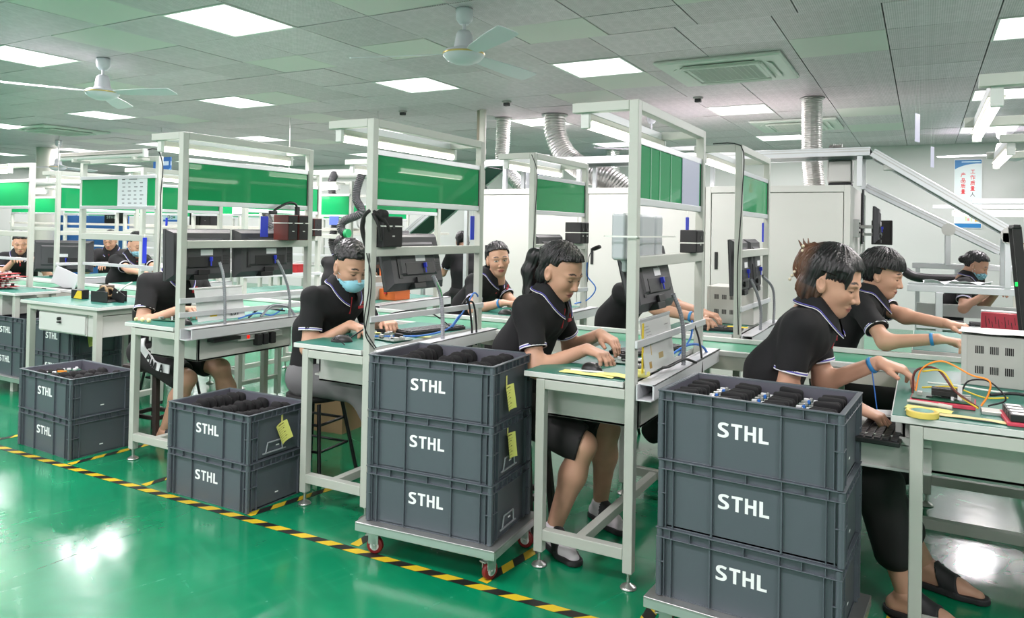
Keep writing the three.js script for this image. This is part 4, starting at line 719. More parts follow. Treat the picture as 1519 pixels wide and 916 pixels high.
// wooden and black speakers strapped to shelf rails
speaker(A1 + .025, 1.298, -3.545, .085, .165, .13, 'red-brown wooden speaker strapped to the shelf rail, outer of the large pair', M.wood); speaker(A1 + .025, 1.298, -3.64, .085, .165, .13, 'red-brown wooden speaker strapped to the shelf rail, inner of the large pair', M.wood);
speaker(-5.04, 1.298, -5.14, .1, .165, .13, 'red-brown wooden speaker further back, left of a pair', M.wood); speaker(-5.04, 1.298, -5.25, .1, .165, .13, 'red-brown wooden speaker further back, right of a pair', M.wood);
speaker(A2 - .0, 1.298, -2.91, .15, .15, .06, 'flat black adapter box tied to the front post above the masked man'); speaker(A3 - .01, 1.298, -3.61, .13, .11, .08, 'small black speaker at the back post of the ponytailed woman\'s bench');
speaker(-2.29 - .02, 1.298, -5.17, .07, .16, .13, 'black speaker before the tall cabinets, left of a strapped pair'); speaker(-2.29 - .02, 1.298, -5.25, .07, .16, .13, 'black speaker before the tall cabinets, right of a strapped pair');
for (const [x, y, z, w, d, l] of [[A1 + .025, 1.41, -3.59, .093, .07, 'pale tie around the wooden speakers'], [-5.04, 1.36, -5.195, .11, .07, 'pale tie around the far wooden speakers'], [A2, 1.40, -2.91, .078, .034, 'pale cable tie around the adapter box'], [-2.31, 1.38, -5.21, .077, .07, 'pale cable tie around the black speaker pair'], [A3 - .01, 1.345, -3.61, .068, .044, 'pale cable tie around the small black speaker']]) solo('cable_tie', tie(x, y, z, w, d), M.tie, l, 'cable tie', 'pale cable ties');
// headset bundle above the wooden speakers and blue tags
solo('looped_cable', [tube([[A1 + .03, 1.47, -3.64], [A1 + .03, 1.53, -3.63], [A1 + .03, 1.545, -3.58], [A1 + .03, 1.50, -3.46], [A1 + .03, 1.47, -3.42]], .008, 20, 7), bx(.024, .07, .03, A1 + .03, 1.485, -3.64, .006), bx(.02, .022, .06, A1 + .03, 1.475, -3.43, .005)], M.cableBlack, 'thick black power cord looped over the wooden speakers', 'cord');
solo('clip_board', bx(.006, .13, .06, A1 + .02, 1.385, -3.37, .002).rotateX(0), M.blue, 'blue plastic board leaning by the wooden speakers', 'board');
keyTag(A3 - .03, 1.50, -3.60, 'blue tag sleeve under the board of the ponytailed woman\'s bench'); keyTag(-.93 - .03, 1.50, -5.28, 'narrow blue tag sleeve before the right cabinet', .13); keyTag(A2 - .02, 1.50, -3.72, 'blue tag sleeve under the board by the sloping conveyor', .14);
keyTag(-5.3, 1.31, -3.70, 'long blue tag sleeve under the schedule board frame', .2); keyTag(-9.0, 1.50, -6.60, 'blue tag sleeve before the blue partition');
// black headset bundle on the masked man's post
solo('headset_bundle', [tube([[A2 - .06, 1.28, -2.83], [A2 - .07, 1.40, -2.80], [A2 - .02, 1.47, -2.79], [A2 + .02, 1.44, -2.83], [A2 + .03, 1.38, -2.88]], .012, 20, 7), foamGeo(.05, .05, .07, 3).translate(A2 + .01, 1.455, -2.85), tube([[A2 + .0, 1.46, -2.79], [A2 + .03, 1.40, -2.80], [A2 + .026, 1.33, -2.82]], .008, 12, 6)], M.blackSoft, 'black headset bundle hooked on the masked man\'s front post', 'headset');
// wrapped grey packs strapped to the ponytailed woman's post
{ const wrapM = phys([.42, .45, .47], .45, { transmission: .0, clearcoat: .6, clearcoatRoughness: .3 });
  [[-2.88, -1.065, 'pale wrapped foam pack strapped to the left of the post'], [-3.06, -1.05, 'grey wrapped foam pack strapped behind the post, the largest one'], [-3.215, -1.045, 'thin clear-bagged foam pack at the monitor side of the post']].forEach(([z, x, l], i) => {
    const t = thing('foam_pack', l, 'foam pack', [x, 1.375, z], 0, 'foam packs strapped to the post'); const g = new RoundedBoxGeometry(.06 - i * .008, .19, [.15, .18, .09][i], 5, .014), p = g.attributes.position;
    for (let k = 0; k < p.count; k++) { const n = .007 * (noise(p.getZ(k) * 60, p.getY(k) * 22, i * 7 + p.getX(k) * 30) - .5); p.setX(k, p.getX(k) + n); p.setZ(k, p.getZ(k) + n); } g.computeVertexNormals();
    mesh('wrap', g, wrapM, t); mesh('gathered_end', [foamGeo(.03, .03, .03, i).translate(0, -.095, 0), foamGeo(.022, .05, .02, i + 3).translate(.004, -.12, .006)], wrapM, t);
  });
  solo('strap', tie(-1.04, 1.375, -3.02, .25, .07), M.tie, 'white strap around the post and the foam packs', 'strap'); }
// spiral-wrapped monitor cables down to the trays
const cab = (pts, label, r) => solo('spiral_cable', spiralCable(pts, r), M.spiral, label, 'cable', 'grey spiral-wrapped cables');
cab([[A1 - .0, 1.17, -3.05], [A1 + .02, 1.10, -3.06], [A1 + .03, .95, -3.07], [A1 + .03, .80, -3.075]], 'grey spiral-wrapped cable before the acrylic document tray'); cab([[A1 - .0, 1.17, -3.50], [A1 + .02, 1.10, -3.53], [A1 + .035, .95, -3.58], [A1 + .04, .80, -3.58]], 'grey spiral-wrapped cable beneath the wooden speakers');
cab([[A2, 1.14, -3.30], [A2 + .02, 1.05, -3.34], [A2 + .035, .93, -3.345], [A2 + .04, .80, -3.345]], 'grey spiral-wrapped cable on the masked man\'s bench', .011); cab([[A3 + .0, 1.12, -3.28], [A3 + .03, 1.02, -3.31], [A3 + .04, .9, -3.32], [A3 + .04, .79, -3.32]], 'grey spiral-wrapped cable beside the leaning document', .010);
cab([[-.93, 1.12, -4.72], [-.90, 1.04, -4.76], [-.88, .93, -4.80], [-.88, .80, -4.80]], 'grey spiral cable hanging from the tall monitors'); cab([[-.93, 1.12, -5.12], [-.88, 1.04, -5.2], [-.87, .93, -5.22], [-.87, .80, -5.2]], 'second grey spiral cable near the back post of the tall monitors');
// thin cables dangling on the posts
const wire = (pts, label, m = M.cableBlack, r = .003) => solo('cable', tube(pts, r, 30, 6), m, label, 'cable', 'loose cables on the benches');
wire([[-2.31, 1.9, -4.44], [-2.27, 1.8, -4.44], [-2.275, 1.5, -4.44], [-2.285, 1.2, -4.44], [-2.275, 1.0, -4.44], [-2.28, .82, -4.45]], 'black lamp cord running down the post before the left cabinet');
wire([[-1.1, 1.925, -4.45], [-.98, 1.922, -4.435], [-.93, 1.90, -4.43], [-.925, 1.6, -4.43], [-.945, 1.2, -4.43], [-.935, .81, -4.43]], 'black lamp cord running down the post of the tall monitors', M.cableBlack, .0035);
wire([[A2 - .02, 1.27, -2.775], [A2 + .012, 1.15, -2.775], [A2 + .0, 1.0, -2.775], [A2 - .01, .88, -2.77], [A2 + .02, .815, -2.80]], 'black cord tied down the masked man\'s front post'); wire([[A2 - .005, 1.27, -2.775], [A2 - .0, 1.1, -2.772], [A2 - .02, .92, -2.772], [A2 + .03, .82, -2.80]], 'second black cord beside it on the masked man\'s post');
wire([[A2, 1.14, -3.3], [A2 + .03, 1.06, -3.33], [A2 + .03, .98, -3.36]], 'green earth wire at the masked man\'s monitor', mat([.10, .42, .16], .5)); wire([[A2 + .03, .97, -3.55], [A2 + .04, 1.0, -3.58], [A2 + .05, .85, -3.62], [A2 + .055, .73, -3.62]], 'black cable looped over the flat rail', M.cableBlack, .006); wire([[A2 + .03, .97, -3.58], [A2 + .05, .98, -3.62], [A2 + .055, .86, -3.66], [A2 + .058, .73, -3.66]], 'second black cable looped over the flat rail', M.cableBlack, .006);
wire([[A2 - .04, .83, -3.55], [A2 - .0, .93, -3.62], [A2 + .0, 1.02, -3.72], [A2 - .01, .98, -3.79], [A2 - .02, .83, -3.79]], 'blue network cable arched over the rail by the masked man', M.cableBlue, .005); wire([[A2 - .28, .815, -3.1], [A2 - .15, .815, -3.2], [A2 - .06, .815, -3.3], [A2 + .0, .84, -3.45], [A2 - .02, .9, -3.6]], 'blue cable lying across the masked man\'s mat', M.cableBlue, .005);
wire([[A2 - .3, .82, -3.0], [A2 - .2, .93, -3.2], [A2 - .1, .93, -3.4], [A2 - .0, .84, -3.5]], 'black cable arched above the masked man\'s circuit boards', M.cableBlack, .004); wire([[A2 - .33, .82, -2.9], [A2 - .24, .84, -2.83], [A2 - .2, .81, -2.84]], 'black mouse cord on the masked man\'s bench');
wire([[A3 + .0, .96, -3.62], [A3 + .03, .9, -3.6], [A3 + .06, .82, -3.55], [A3 + .08, .62, -3.5]], 'black cable hanging from the ponytailed woman\'s rail', M.cableBlack, .005); wire([[A3 - .05, .82, -3.4], [A3 + .0, .86, -3.5], [A3 + .03, .83, -3.7], [A3 + .05, .74, -3.8]], 'blue cable looped at the tray end by the conveyor', M.cableBlue, .006); wire([[A3 - .02, .82, -3.45], [A3 + .01, .9, -3.55], [A3 + .0, .97, -3.6]], 'second blue cable rising to the rail near the conveyor', M.cableBlue, .005); wire([[A3 - .02, .82, -3.05], [A3 + .02, .815, -3.15], [A3 + .05, .83, -3.3], [A3 + .07, .80, -3.42]], 'thick black cable in the ponytailed woman\'s tray', M.cableBlack, .006);
wire([[A1 + .0, .82, -3.2], [A1 + .0, .84, -3.35], [A1 + .02, .82, -3.45], [A1 + .01, .85, -3.55]], 'blue cable bundle behind the flat rail of the shorts worker\'s bench', M.cableBlue, .005); wire([[A1 - .0, .82, -3.28], [A1 - .03, .86, -3.4], [A1 + .03, .84, -3.55]], 'black cable bundle behind the flat rail of the shorts worker\'s bench', M.cableBlack, .006);
solo('cable', spiralCable([[A1 + .02, .82, -3.36], [A1 + .02, .88, -3.45], [A1 + .03, .86, -3.58], [A1 + .03, .80, -3.64]], .008), M.spiral, 'grey spiral cable bent over the shorts worker\'s tray', 'cable');

// ---------------------------------------------------------------- things lying on the mats
const TY = .806;
function mouse(x, z, turn, label) { const t = thing('computer_mouse', label, 'mouse', [x, TY, z], turn, 'computer mice'); const g = new THREE.SphereGeometry(1, 20, 12, 0, Math.PI * 2, 0, Math.PI / 2); g.scale(.056, .036, .031); mesh('body', g, M.black, t); mesh('wheel', cyl(.006, .006, .005, .03, .032, 0, 'z', 10), M.monitor, t); mesh('button_gap', bx(.03, .001, .002, .032, .0315, 0, 0).rotateZ(-.25), M.monitor, t); return t; }
mouse(A2 - .30, -2.93, .5, 'black mouse on the masked man\'s mat'); mouse(A3 - .24, -2.93, -.4, 'black mouse beside the pen on the ponytailed woman\'s mat'); mouse(A1 - .11, -2.90, .2, 'black mouse behind the front post of the shorts worker\'s bench'); mouse(-2.53, -4.52, .3, 'black mouse by the wrist of the woman looking up');
function keyboard(x, y, z, turn, label, w = .42) {
  const t = thing('keyboard', label, 'keyboard', [x, y, z], turn, 'black keyboards'); mesh('case', bx(w, .018, .14, 0, .009, 0, .004), M.black, t);
  const ks = []; for (let r = 0; r < 5; r++) for (let c = 0; c < 14; c++) ks.push(bx(w / 15.5, .007, .02, -w / 2 + .02 + c * (w - .04) / 13, .020, -.052 + r * .026, .002)); mesh('keys', ks, M.darkPlastic, t); return t;
}
keyboard(A2 - .16, TY, -3.52, 1.35, 'black keyboard at the back of the masked man\'s bench'); keyboard(A3 - .2, TY, -3.55, 1.2, 'black keyboard behind the ponytailed woman\'s hands'); keyboard(-1.13, TY, -4.60, .1, 'black keyboard beside the hands of the worker hidden by foam packs', .36);
function boardThing(x, y, z, turn, label, o = {}) {
  const w = o.w ?? .17, d = o.d ?? .13, t = thing('circuit_board', label, 'circuit board', [x, y, z], turn, o.group);
  mesh('board', bx(w, .003, d, 0, .006, 0, .0005), o.m ?? M.pcb, t); mesh('chip', [bx(.03, .006, .03, .01, .010, 0, .001), bx(.02, .005, .014, -.04, .010, .03, .001), bx(.06, .02, .01, 0, .017, -d * .4, .001)], M.chip, t);
  for (const c of [bx(.026, .016, .018, w * .38, .015, .03, .001), bx(.026, .016, .018, w * .38, .015, -.01, .001), bx(.016, .013, .03, -w * .38, .013, 0, .001)]) mesh('connector', c, M.tin, t); mesh('capacitor', [cyl(.005, .005, .012, -.02, .013, -.02, 'y', 8), cyl(.005, .005, .012, -.03, .013, -.03, 'y', 8), cyl(.005, .005, .012, .03, .013, .035, 'y', 8)], M.paper, t); return t;
}
boardThing(A2 - .30, TY, -3.22, .3, 'circuit board under the masked man\'s hands'); boardThing(A2 - .14, TY, -3.13, -.2, 'circuit board beside the blue cable', { w: .2 }); boardThing(A3 - .2, TY, -3.20, .1, 'circuit board under the ponytailed woman\'s fingers', { w: .2 }); boardThing(A3 - .06, TY, -3.10, .5, 'small dark board behind the front post of the ponytailed woman', { w: .1, d: .09 }); boardThing(A1 - .32, TY, -2.98, .2, 'circuit board under the forearm of the worker in shorts', { w: .22, d: .12 });
const sheet = (x, y, z, w, d, turn, m, label, cat = 'paper', curlv = .006) => { const g = new THREE.BoxGeometry(w, .0012, d, 10, 1, 6), p = g.attributes.position; for (let i = 0; i < p.count; i++) p.setY(i, p.getY(i) + curlv * (noise(p.getX(i) * 22 + x * 9, p.getZ(i) * 22, 3)) + .001); g.computeVertexNormals(); const m_ = solo('paper_sheet', g, m, label, cat, 'paper sheets on the benches'); m_.position.set(x, y, z); m_.rotation.y = turn; return m_; };
sheet(A3 - .22, TY, -2.84, .24, .055, -.05, M.card, 'yellow paper strips by the front edge of the ponytailed woman\'s bench'); sheet(A3 - .11, TY + .004, -2.86, .15, .06, -.2, M.card, 'upper yellow strip touching the ponytailed woman\'s post'); sheet(A2 - .06, TY, -3.3, .10, .04, .3, M.card, 'yellow paper by the blue cable on the masked man\'s bench'); sheet(A2 - .26, TY + .02, -3.15, .05, .035, .6, M.card, 'small yellow note at the masked man\'s fingertips'); sheet(A3 + .0, TY + .02, -4.62, .12, .05, .1, M.yellow, 'yellow pad before the worker hidden by foam packs');
solo('pen', [rod([A3 - .31, TY + .006, -2.87], [A3 - .20, TY + .006, -2.885], .0045, 8), rod([A3 - .20, TY + .006, -2.885], [A3 - .17, TY + .006, -2.888], .005, 8)], M.paper, 'white and black pen on the ponytailed woman\'s mat', 'pen');
for (let i = 0; i < 5; i++) { const m = solo('cream_plug', foamGeo(.022, .022, .02, i), mat([.72, .66, .34], .6), 'small cream cap lying on the corner of the shorts worker\'s mat', 'cap', 'cream caps on the mat'); m.position.set(A1 - .45 + i * .03, TY + .012, -2.83 - (i % 2) * .02); }
solo('tape_roll', new THREE.TorusGeometry(.035, .008, 8, 28).scale(1, 1, 1.4).rotateX(Math.PI / 2).translate(A3 - .03, TY + .012, -2.93), M.card, 'pale yellow tape roll beside the leaning document', 'tape');
// leaning document holders
{ const docTex = canvasTex(256, 160, (g, w, h) => { g.fillStyle = '#d9dcda'; g.fillRect(0, 0, w, h); g.fillStyle = '#9a9d9d'; for (let i = 0; i < 4; i++) g.fillRect(24 + i * 6, 20 + i * 9, 40, 2); g.fillStyle = '#b08a20'; g.fillRect(120, 112, 40, 18); g.fillRect(36, 128, 20, 20); g.fillStyle = '#c9a94a'; g.fillRect(60, 60, 6, 50); g.fillStyle = '#777'; g.fillRect(200, 70, 30, 2); g.fillRect(196, 30, 36, 2); });
  const t = thing('document_holder', 'clear document sleeve leaning on the ponytailed woman\'s rail', 'document', [A3 - .01, .925, -3.10], 0); const m = mesh('sheet', bx(.004, .215, .40, 0, 0, 0, .001), phys(0xffffff, .3, { map: docTex, clearcoat: 1, clearcoatRoughness: .1 }), t); m.rotation.z = .14; mesh('top_bar', bx(.01, .014, .41, -.015, .107, 0, .002), M.alu, t); mesh('edge_tape', [bx(.005, .2, .012, .002, 0, .2, 0), bx(.005, .04, .03, .004, -.06, -.08, 0)], M.yellow, t); m.userData.label = 'printed sheet';
  const t2 = thing('document_holder', 'white acrylic document tray behind the shorts worker\'s rails', 'document', [A1 - .02, .92, -3.08], 0); const m2 = mesh('sheet', bx(.005, .19, .34, 0, 0, 0, .001), phys([.68, .70, .70], .3, { clearcoat: .6 }), t2); m2.rotation.z = .2; mesh('top_lip', bx(.05, .008, .35, -.035, .095, 0, .002), M.white, t2); mesh('label', [bx(.002, .025, .05, .016, -.075, .06, 0)], M.yellow, t2); mesh('logo', text3('EST', .03, .001).rotateY(Math.PI / 2).translate(.024, -.06, -.09), M.monitor, t2); }
// mains strip and adapters under the shorts worker's tray
{ const t = thing('power_strip', 'white power strip with a red switch and black adapters under the shorts worker\'s tray', 'power strip', [A1 + .0, .70, -3.36]); mesh('strip', bx(.045, .035, .36, 0, 0, 0, .004), M.white, t); mesh('switch', bx(.012, .02, .02, .02, .004, .10, .002), mat([.8, .02, .01], .3, { emissive: 0xff1a0a, emissiveIntensity: .8 }), t); for (const z of [.03, -.02, -.08]) mesh('adapter', bx(.045, .07, .04, .03, -.02, z, .005), M.black, t); mesh('black_box', bx(.06, .02, .2, .01, .01, .27, .003), M.black, t); }
// carton of red bags on the floor beyond the worker in shorts
{ const t = thing('carton', 'open brown carton with a red lining on the floor behind the bench', 'carton', [-3.62, 0, -4.0], .1); mesh('box', [B(-.2, .2, 0, .01, -.16, .16, 0), B(-.2, .2, .01, .37, .155, .16, 0), B(-.2, .2, .01, .37, -.16, -.155, 0), B(-.2, -.195, .01, .37, -.155, .155, 0), B(.195, .2, .01, .37, -.155, .155, 0)], M.carton, t); mesh('red_bag', foamGeo(.37, .22, .29, 2).translate(0, .27, 0), M.red, t, 'crumpled red lining'); }
{ const t = thing('carton', 'tall brown carton on the floor under the ponytailed woman\'s tray', 'carton', [-1.02, 0, -3.98], .05); mesh('box', bx(.28, .58, .2, 0, .29, 0, .003), M.carton, t); mesh('tape', bx(.05, .002, .2, 0, .581, 0, 0), M.cream, t); }
// beige desktop cases
function pcCase(x, z, w, h, d, turn, label, y = TY) {
  const t = thing('metal_case', label, 'metal case', [x, y, z], turn, 'beige metal cases'); mesh('case', bx(w, h, d, 0, h / 2, 0, .004), mat([.50, .50, .47], .45), t);
  const s = []; for (let r = 0; r < 2; r++) for (let c = 0; c < 3; c++) for (let k = 0; k < 5; k++) s.push(bx(.004, .03, .002, -w / 2 + .05 + c * .05 + k * .006, h * (r ? .32 : .72), d / 2, 0)); mesh('vent_slots', s, M.chip, t); mesh('corner_post', bx(.02, h, .006, -w / 2 + .01, h / 2, d / 2, .002), M.offwhite, t); return t;
}
pcCase(.375, -3.60, .46, .20, .2, -.09, 'beige metal case with slotted vents and papers on top'); pcCase(-4.02, -4.72, .3, .19, .25, 0, 'beige metal case with vents beyond the flat rails of the shorts worker'); pcCase(-1.1, -5.1, .3, .24, .3, 0, 'beige metal case under the tall monitors');
sheet(.37, TY + .202, -3.60, .47, .23, -.09, M.paper, 'white graph papers lying on the beige case', 'paper', .012);
// ---------------------------------------------------------------- bench with tape roll and pink board
{ const t = thing('tape_roll', 'roll of yellow masking tape at the corner of the bench', 'tape', [.002, TY, -2.81]); mesh('tape', lathe([[.034, 0], [.047, 0], [.048, .002], [.048, .018], [.047, .02], [.034, .02], [.034, 0]], 36), mat([.78, .60, .13], .5), t); mesh('core', lathe([[.031, .001], [.034, .001], [.034, .0195], [.031, .0195], [.031, .001]], 30), mat([.35, .55, .48], .6), t);
  sheet(.10, TY, -2.855, .30, .035, -.10, mat([.76, .62, .30], .7), 'strip of orange dot labels on yellow backing', 'label strip', .01); sheet(.02, TY, -2.92, .14, .06, -.15, M.card, 'yellow backing sheet beside the tape roll');
  const p = thing('pink_tray', 'pink foam tray under the wired circuit board', 'tray', [.065, TY, -3.08], -.06); mesh('tray', bx(.2, .014, .15, 0, .007, 0, .003), M.pink, p);
  boardThing(.065, TY + .012, -3.08, -.06, 'wired circuit board with black heat sink on the pink tray', { w: .19, d: .13 }); const hs = solo('heat_sink', [bx(.09, .016, .05, 0, 0, 0, .002), ...Array.from({ length: 9 }, (_, i) => bx(.09, .01, .002, 0, .012, -.02 + i * .005, 0))], M.chip, 'finned black heat sink on the wired board', 'heat sink'); hs.position.set(.075, TY + .036, -3.075); hs.rotation.y = -.06;
  solo('memory_stick', bx(.014, .05, .006, .115, TY + .05, -3.03, .001), M.paper, 'white plug standing on the wired board', 'plug');
  const rib = (pts, m, w, l) => solo('ribbon_cable', Array.from({ length: 3 }, (_, i) => tube(pts.map(q => [q[0], q[1], q[2] + (i - 1) * w]), w * .6, 40, 6)), m, l, 'cable');
  rib([[-.02, TY + .04, -3.04], [.0, TY + .12, -3.05], [.06, TY + .15, -3.06], [.15, TY + .115, -3.03], [.20, TY + .105, -3.0], [.195, TY + .06, -2.99], [.175, TY + .022, -2.985]], M.orange, .0045, 'orange flat cable arching over the wired board'); wire([[-.03, TY + .03, -3.04], [-.02, TY + .11, -3.05], [.04, TY + .125, -3.05], [.10, TY + .06, -3.0], [.165, TY + .02, -2.96]], 'dark red power wires arching over the wired board', mat([.10, .015, .012], .4), .004); wire([[.0, TY + .11, -3.05], [.06, TY + .118, -3.04], [.11, TY + .05, -2.995], [.165, TY + .018, -2.955]], 'yellow power wire beside the dark red ones', M.yellow, .003);
  wire([[.12, TY + .05, -3.05], [.14, TY + .09, -3.05], [.2, TY + .095, -3.06], [.25, TY + .04, -3.05], [.2, TY + .01, -3.06]], 'black wire looped by the white plug', M.cableBlack, .003); wire([[.0, TY + .012, -3.28], [.1, TY + .03, -3.25], [.2, TY + .012, -3.2], [.27, TY + .02, -3.2]], 'yellow wire lying across the mat behind the pink tray', M.yellow, .003); wire([[.02, TY + .012, -3.4], [.12, TY + .02, -3.35], [.25, TY + .015, -3.33], [.4, TY + .015, -3.36]], 'white wire lying before the beige case', M.tie, .004); wire([[.22, TY + .012, -3.27], [.3, TY + .02, -3.3], [.4, TY + .015, -3.26]], 'black cord with connector lying on the mat', M.cableBlack, .006);
  solo('drive_box', bx(.1, .012, .07, .225, TY + .006, -2.985, .002), M.tin, 'flat silver drive at the end of the orange cable', 'drive'); const kn = solo('tool', [rod([-.045, TY + .012, -2.985], [.05, TY + .012, -2.965], .006, 8), rod([.05, TY + .012, -2.965], [.09, TY + .01, -2.957], .008, 8)], M.cream, 'white tool with a dark tip at the edge of the pink tray', 'tool');
  const r = thing('module_tray', 'red tray of black modules with silver labels', 'module tray', [.30, TY, -2.92], .05); mesh('tray', bx(.14, .012, .2, 0, .006, 0, .003), M.pink, r); for (let i = 0; i < 4; i++) for (let j = 0; j < 2; j++) { const b = mesh('module', bx(.055, .024, .04, -.032 + j * .062, .024, .07 - i * .046, .003), M.chip, r); mesh('label', bx(.04, .001, .026, -.032 + j * .062, .0365, .07 - i * .046, 0), M.tin, b); } }
// keyboard shelf pulled out before the woman with the claw clip
{ const t = thing('keyboard_shelf', 'pulled-out grey keyboard drawer beside the bench with the tape roll', 'drawer', [-.16, 0, -2.93]); mesh('pan', [B(-.12, .19, .685, .69, -.42, .06, .001), B(-.12, .19, .60, .715, .05, .06, .002), B(-.12, -.115, .685, .715, -.42, .06, .001)], M.offwhite, t); mesh('runner', B(-.12, .19, .60, .61, .045, .07, .002), M.white, t); }
keyboard(-.12, .692, -2.99, 1.5, 'black keyboard in the pulled-out drawer', .36); sheet(-.14, .715, -3.16, .12, .1, .4, M.paper, 'white label sheet beside the drawer keyboard', 'paper', .02);
solo('cable', tube([[-.175, .868, -3.285], [-.165, .80, -3.27], [-.15, .692, -3.25]], .0022, 10, 6), M.cableBlue, 'blue cord hanging from the wristband', 'cable');
// devices across the conveyor: orange box, microphone
{ const t = thing('orange_box', 'orange metal test box beyond the masked man', 'box', [-3.86, TY, -4.90]); mesh('base', bx(.3, .09, .2, 0, .045, 0, .004), M.orangeBox, t); mesh('column', bx(.06, .2, .06, -.04, .19, 0, .004), M.orangeBox, t); mesh('knob', cyl(.012, .012, .02, .06, .06, .105, 'z', 14), M.red, t); mesh('head', bx(.1, .1, .09, -.06, .33, 0, .006), M.darkPlastic, t); }
{ const t = thing('microphone', 'small black round microphone on a bent stalk before the cabinet', 'microphone', [-2.26, 1.25, -5.36]); mesh('stalk', tube([[-.02, -.25, 0], [-.01, -.05, 0], [.02, 0, 0]], .003, 12, 6), M.cableBlack, t); mesh('disc', foamGeo(.07, .03, .05, 2).rotateZ(.4).translate(.05, .015, 0), M.blackSoft, t); }
wire([[-2.286, 1.15, -5.36], [-2.285, 1.05, -5.36], [-2.22, .95, -5.38], [-2.28, .86, -5.36], [-2.36, .83, -5.3]], 'blue network cable coiled at the back post before the cabinet', M.cableBlue, .005);

solo('board_sheet', bx(.003, .225, .30, A3 - .010, 1.635, -3.58, 0), mat([.42, .44, .58], .4), 'pale blue sheet under film on the ponytailed woman\'s board', 'sheet');
for (const z of [-2.98, -3.10, -3.26]) solo('film_glare_strip', bx(.002, .222, .012, A3 - .0115, 1.635, z, 0), phys([.25, .55, .35], .15, { clearcoat: 1 }), 'clear film strip down the ponytailed woman\'s green board', 'film', 'film strips with painted glare');  // vertical glare lines of the board film, painted as light green strips
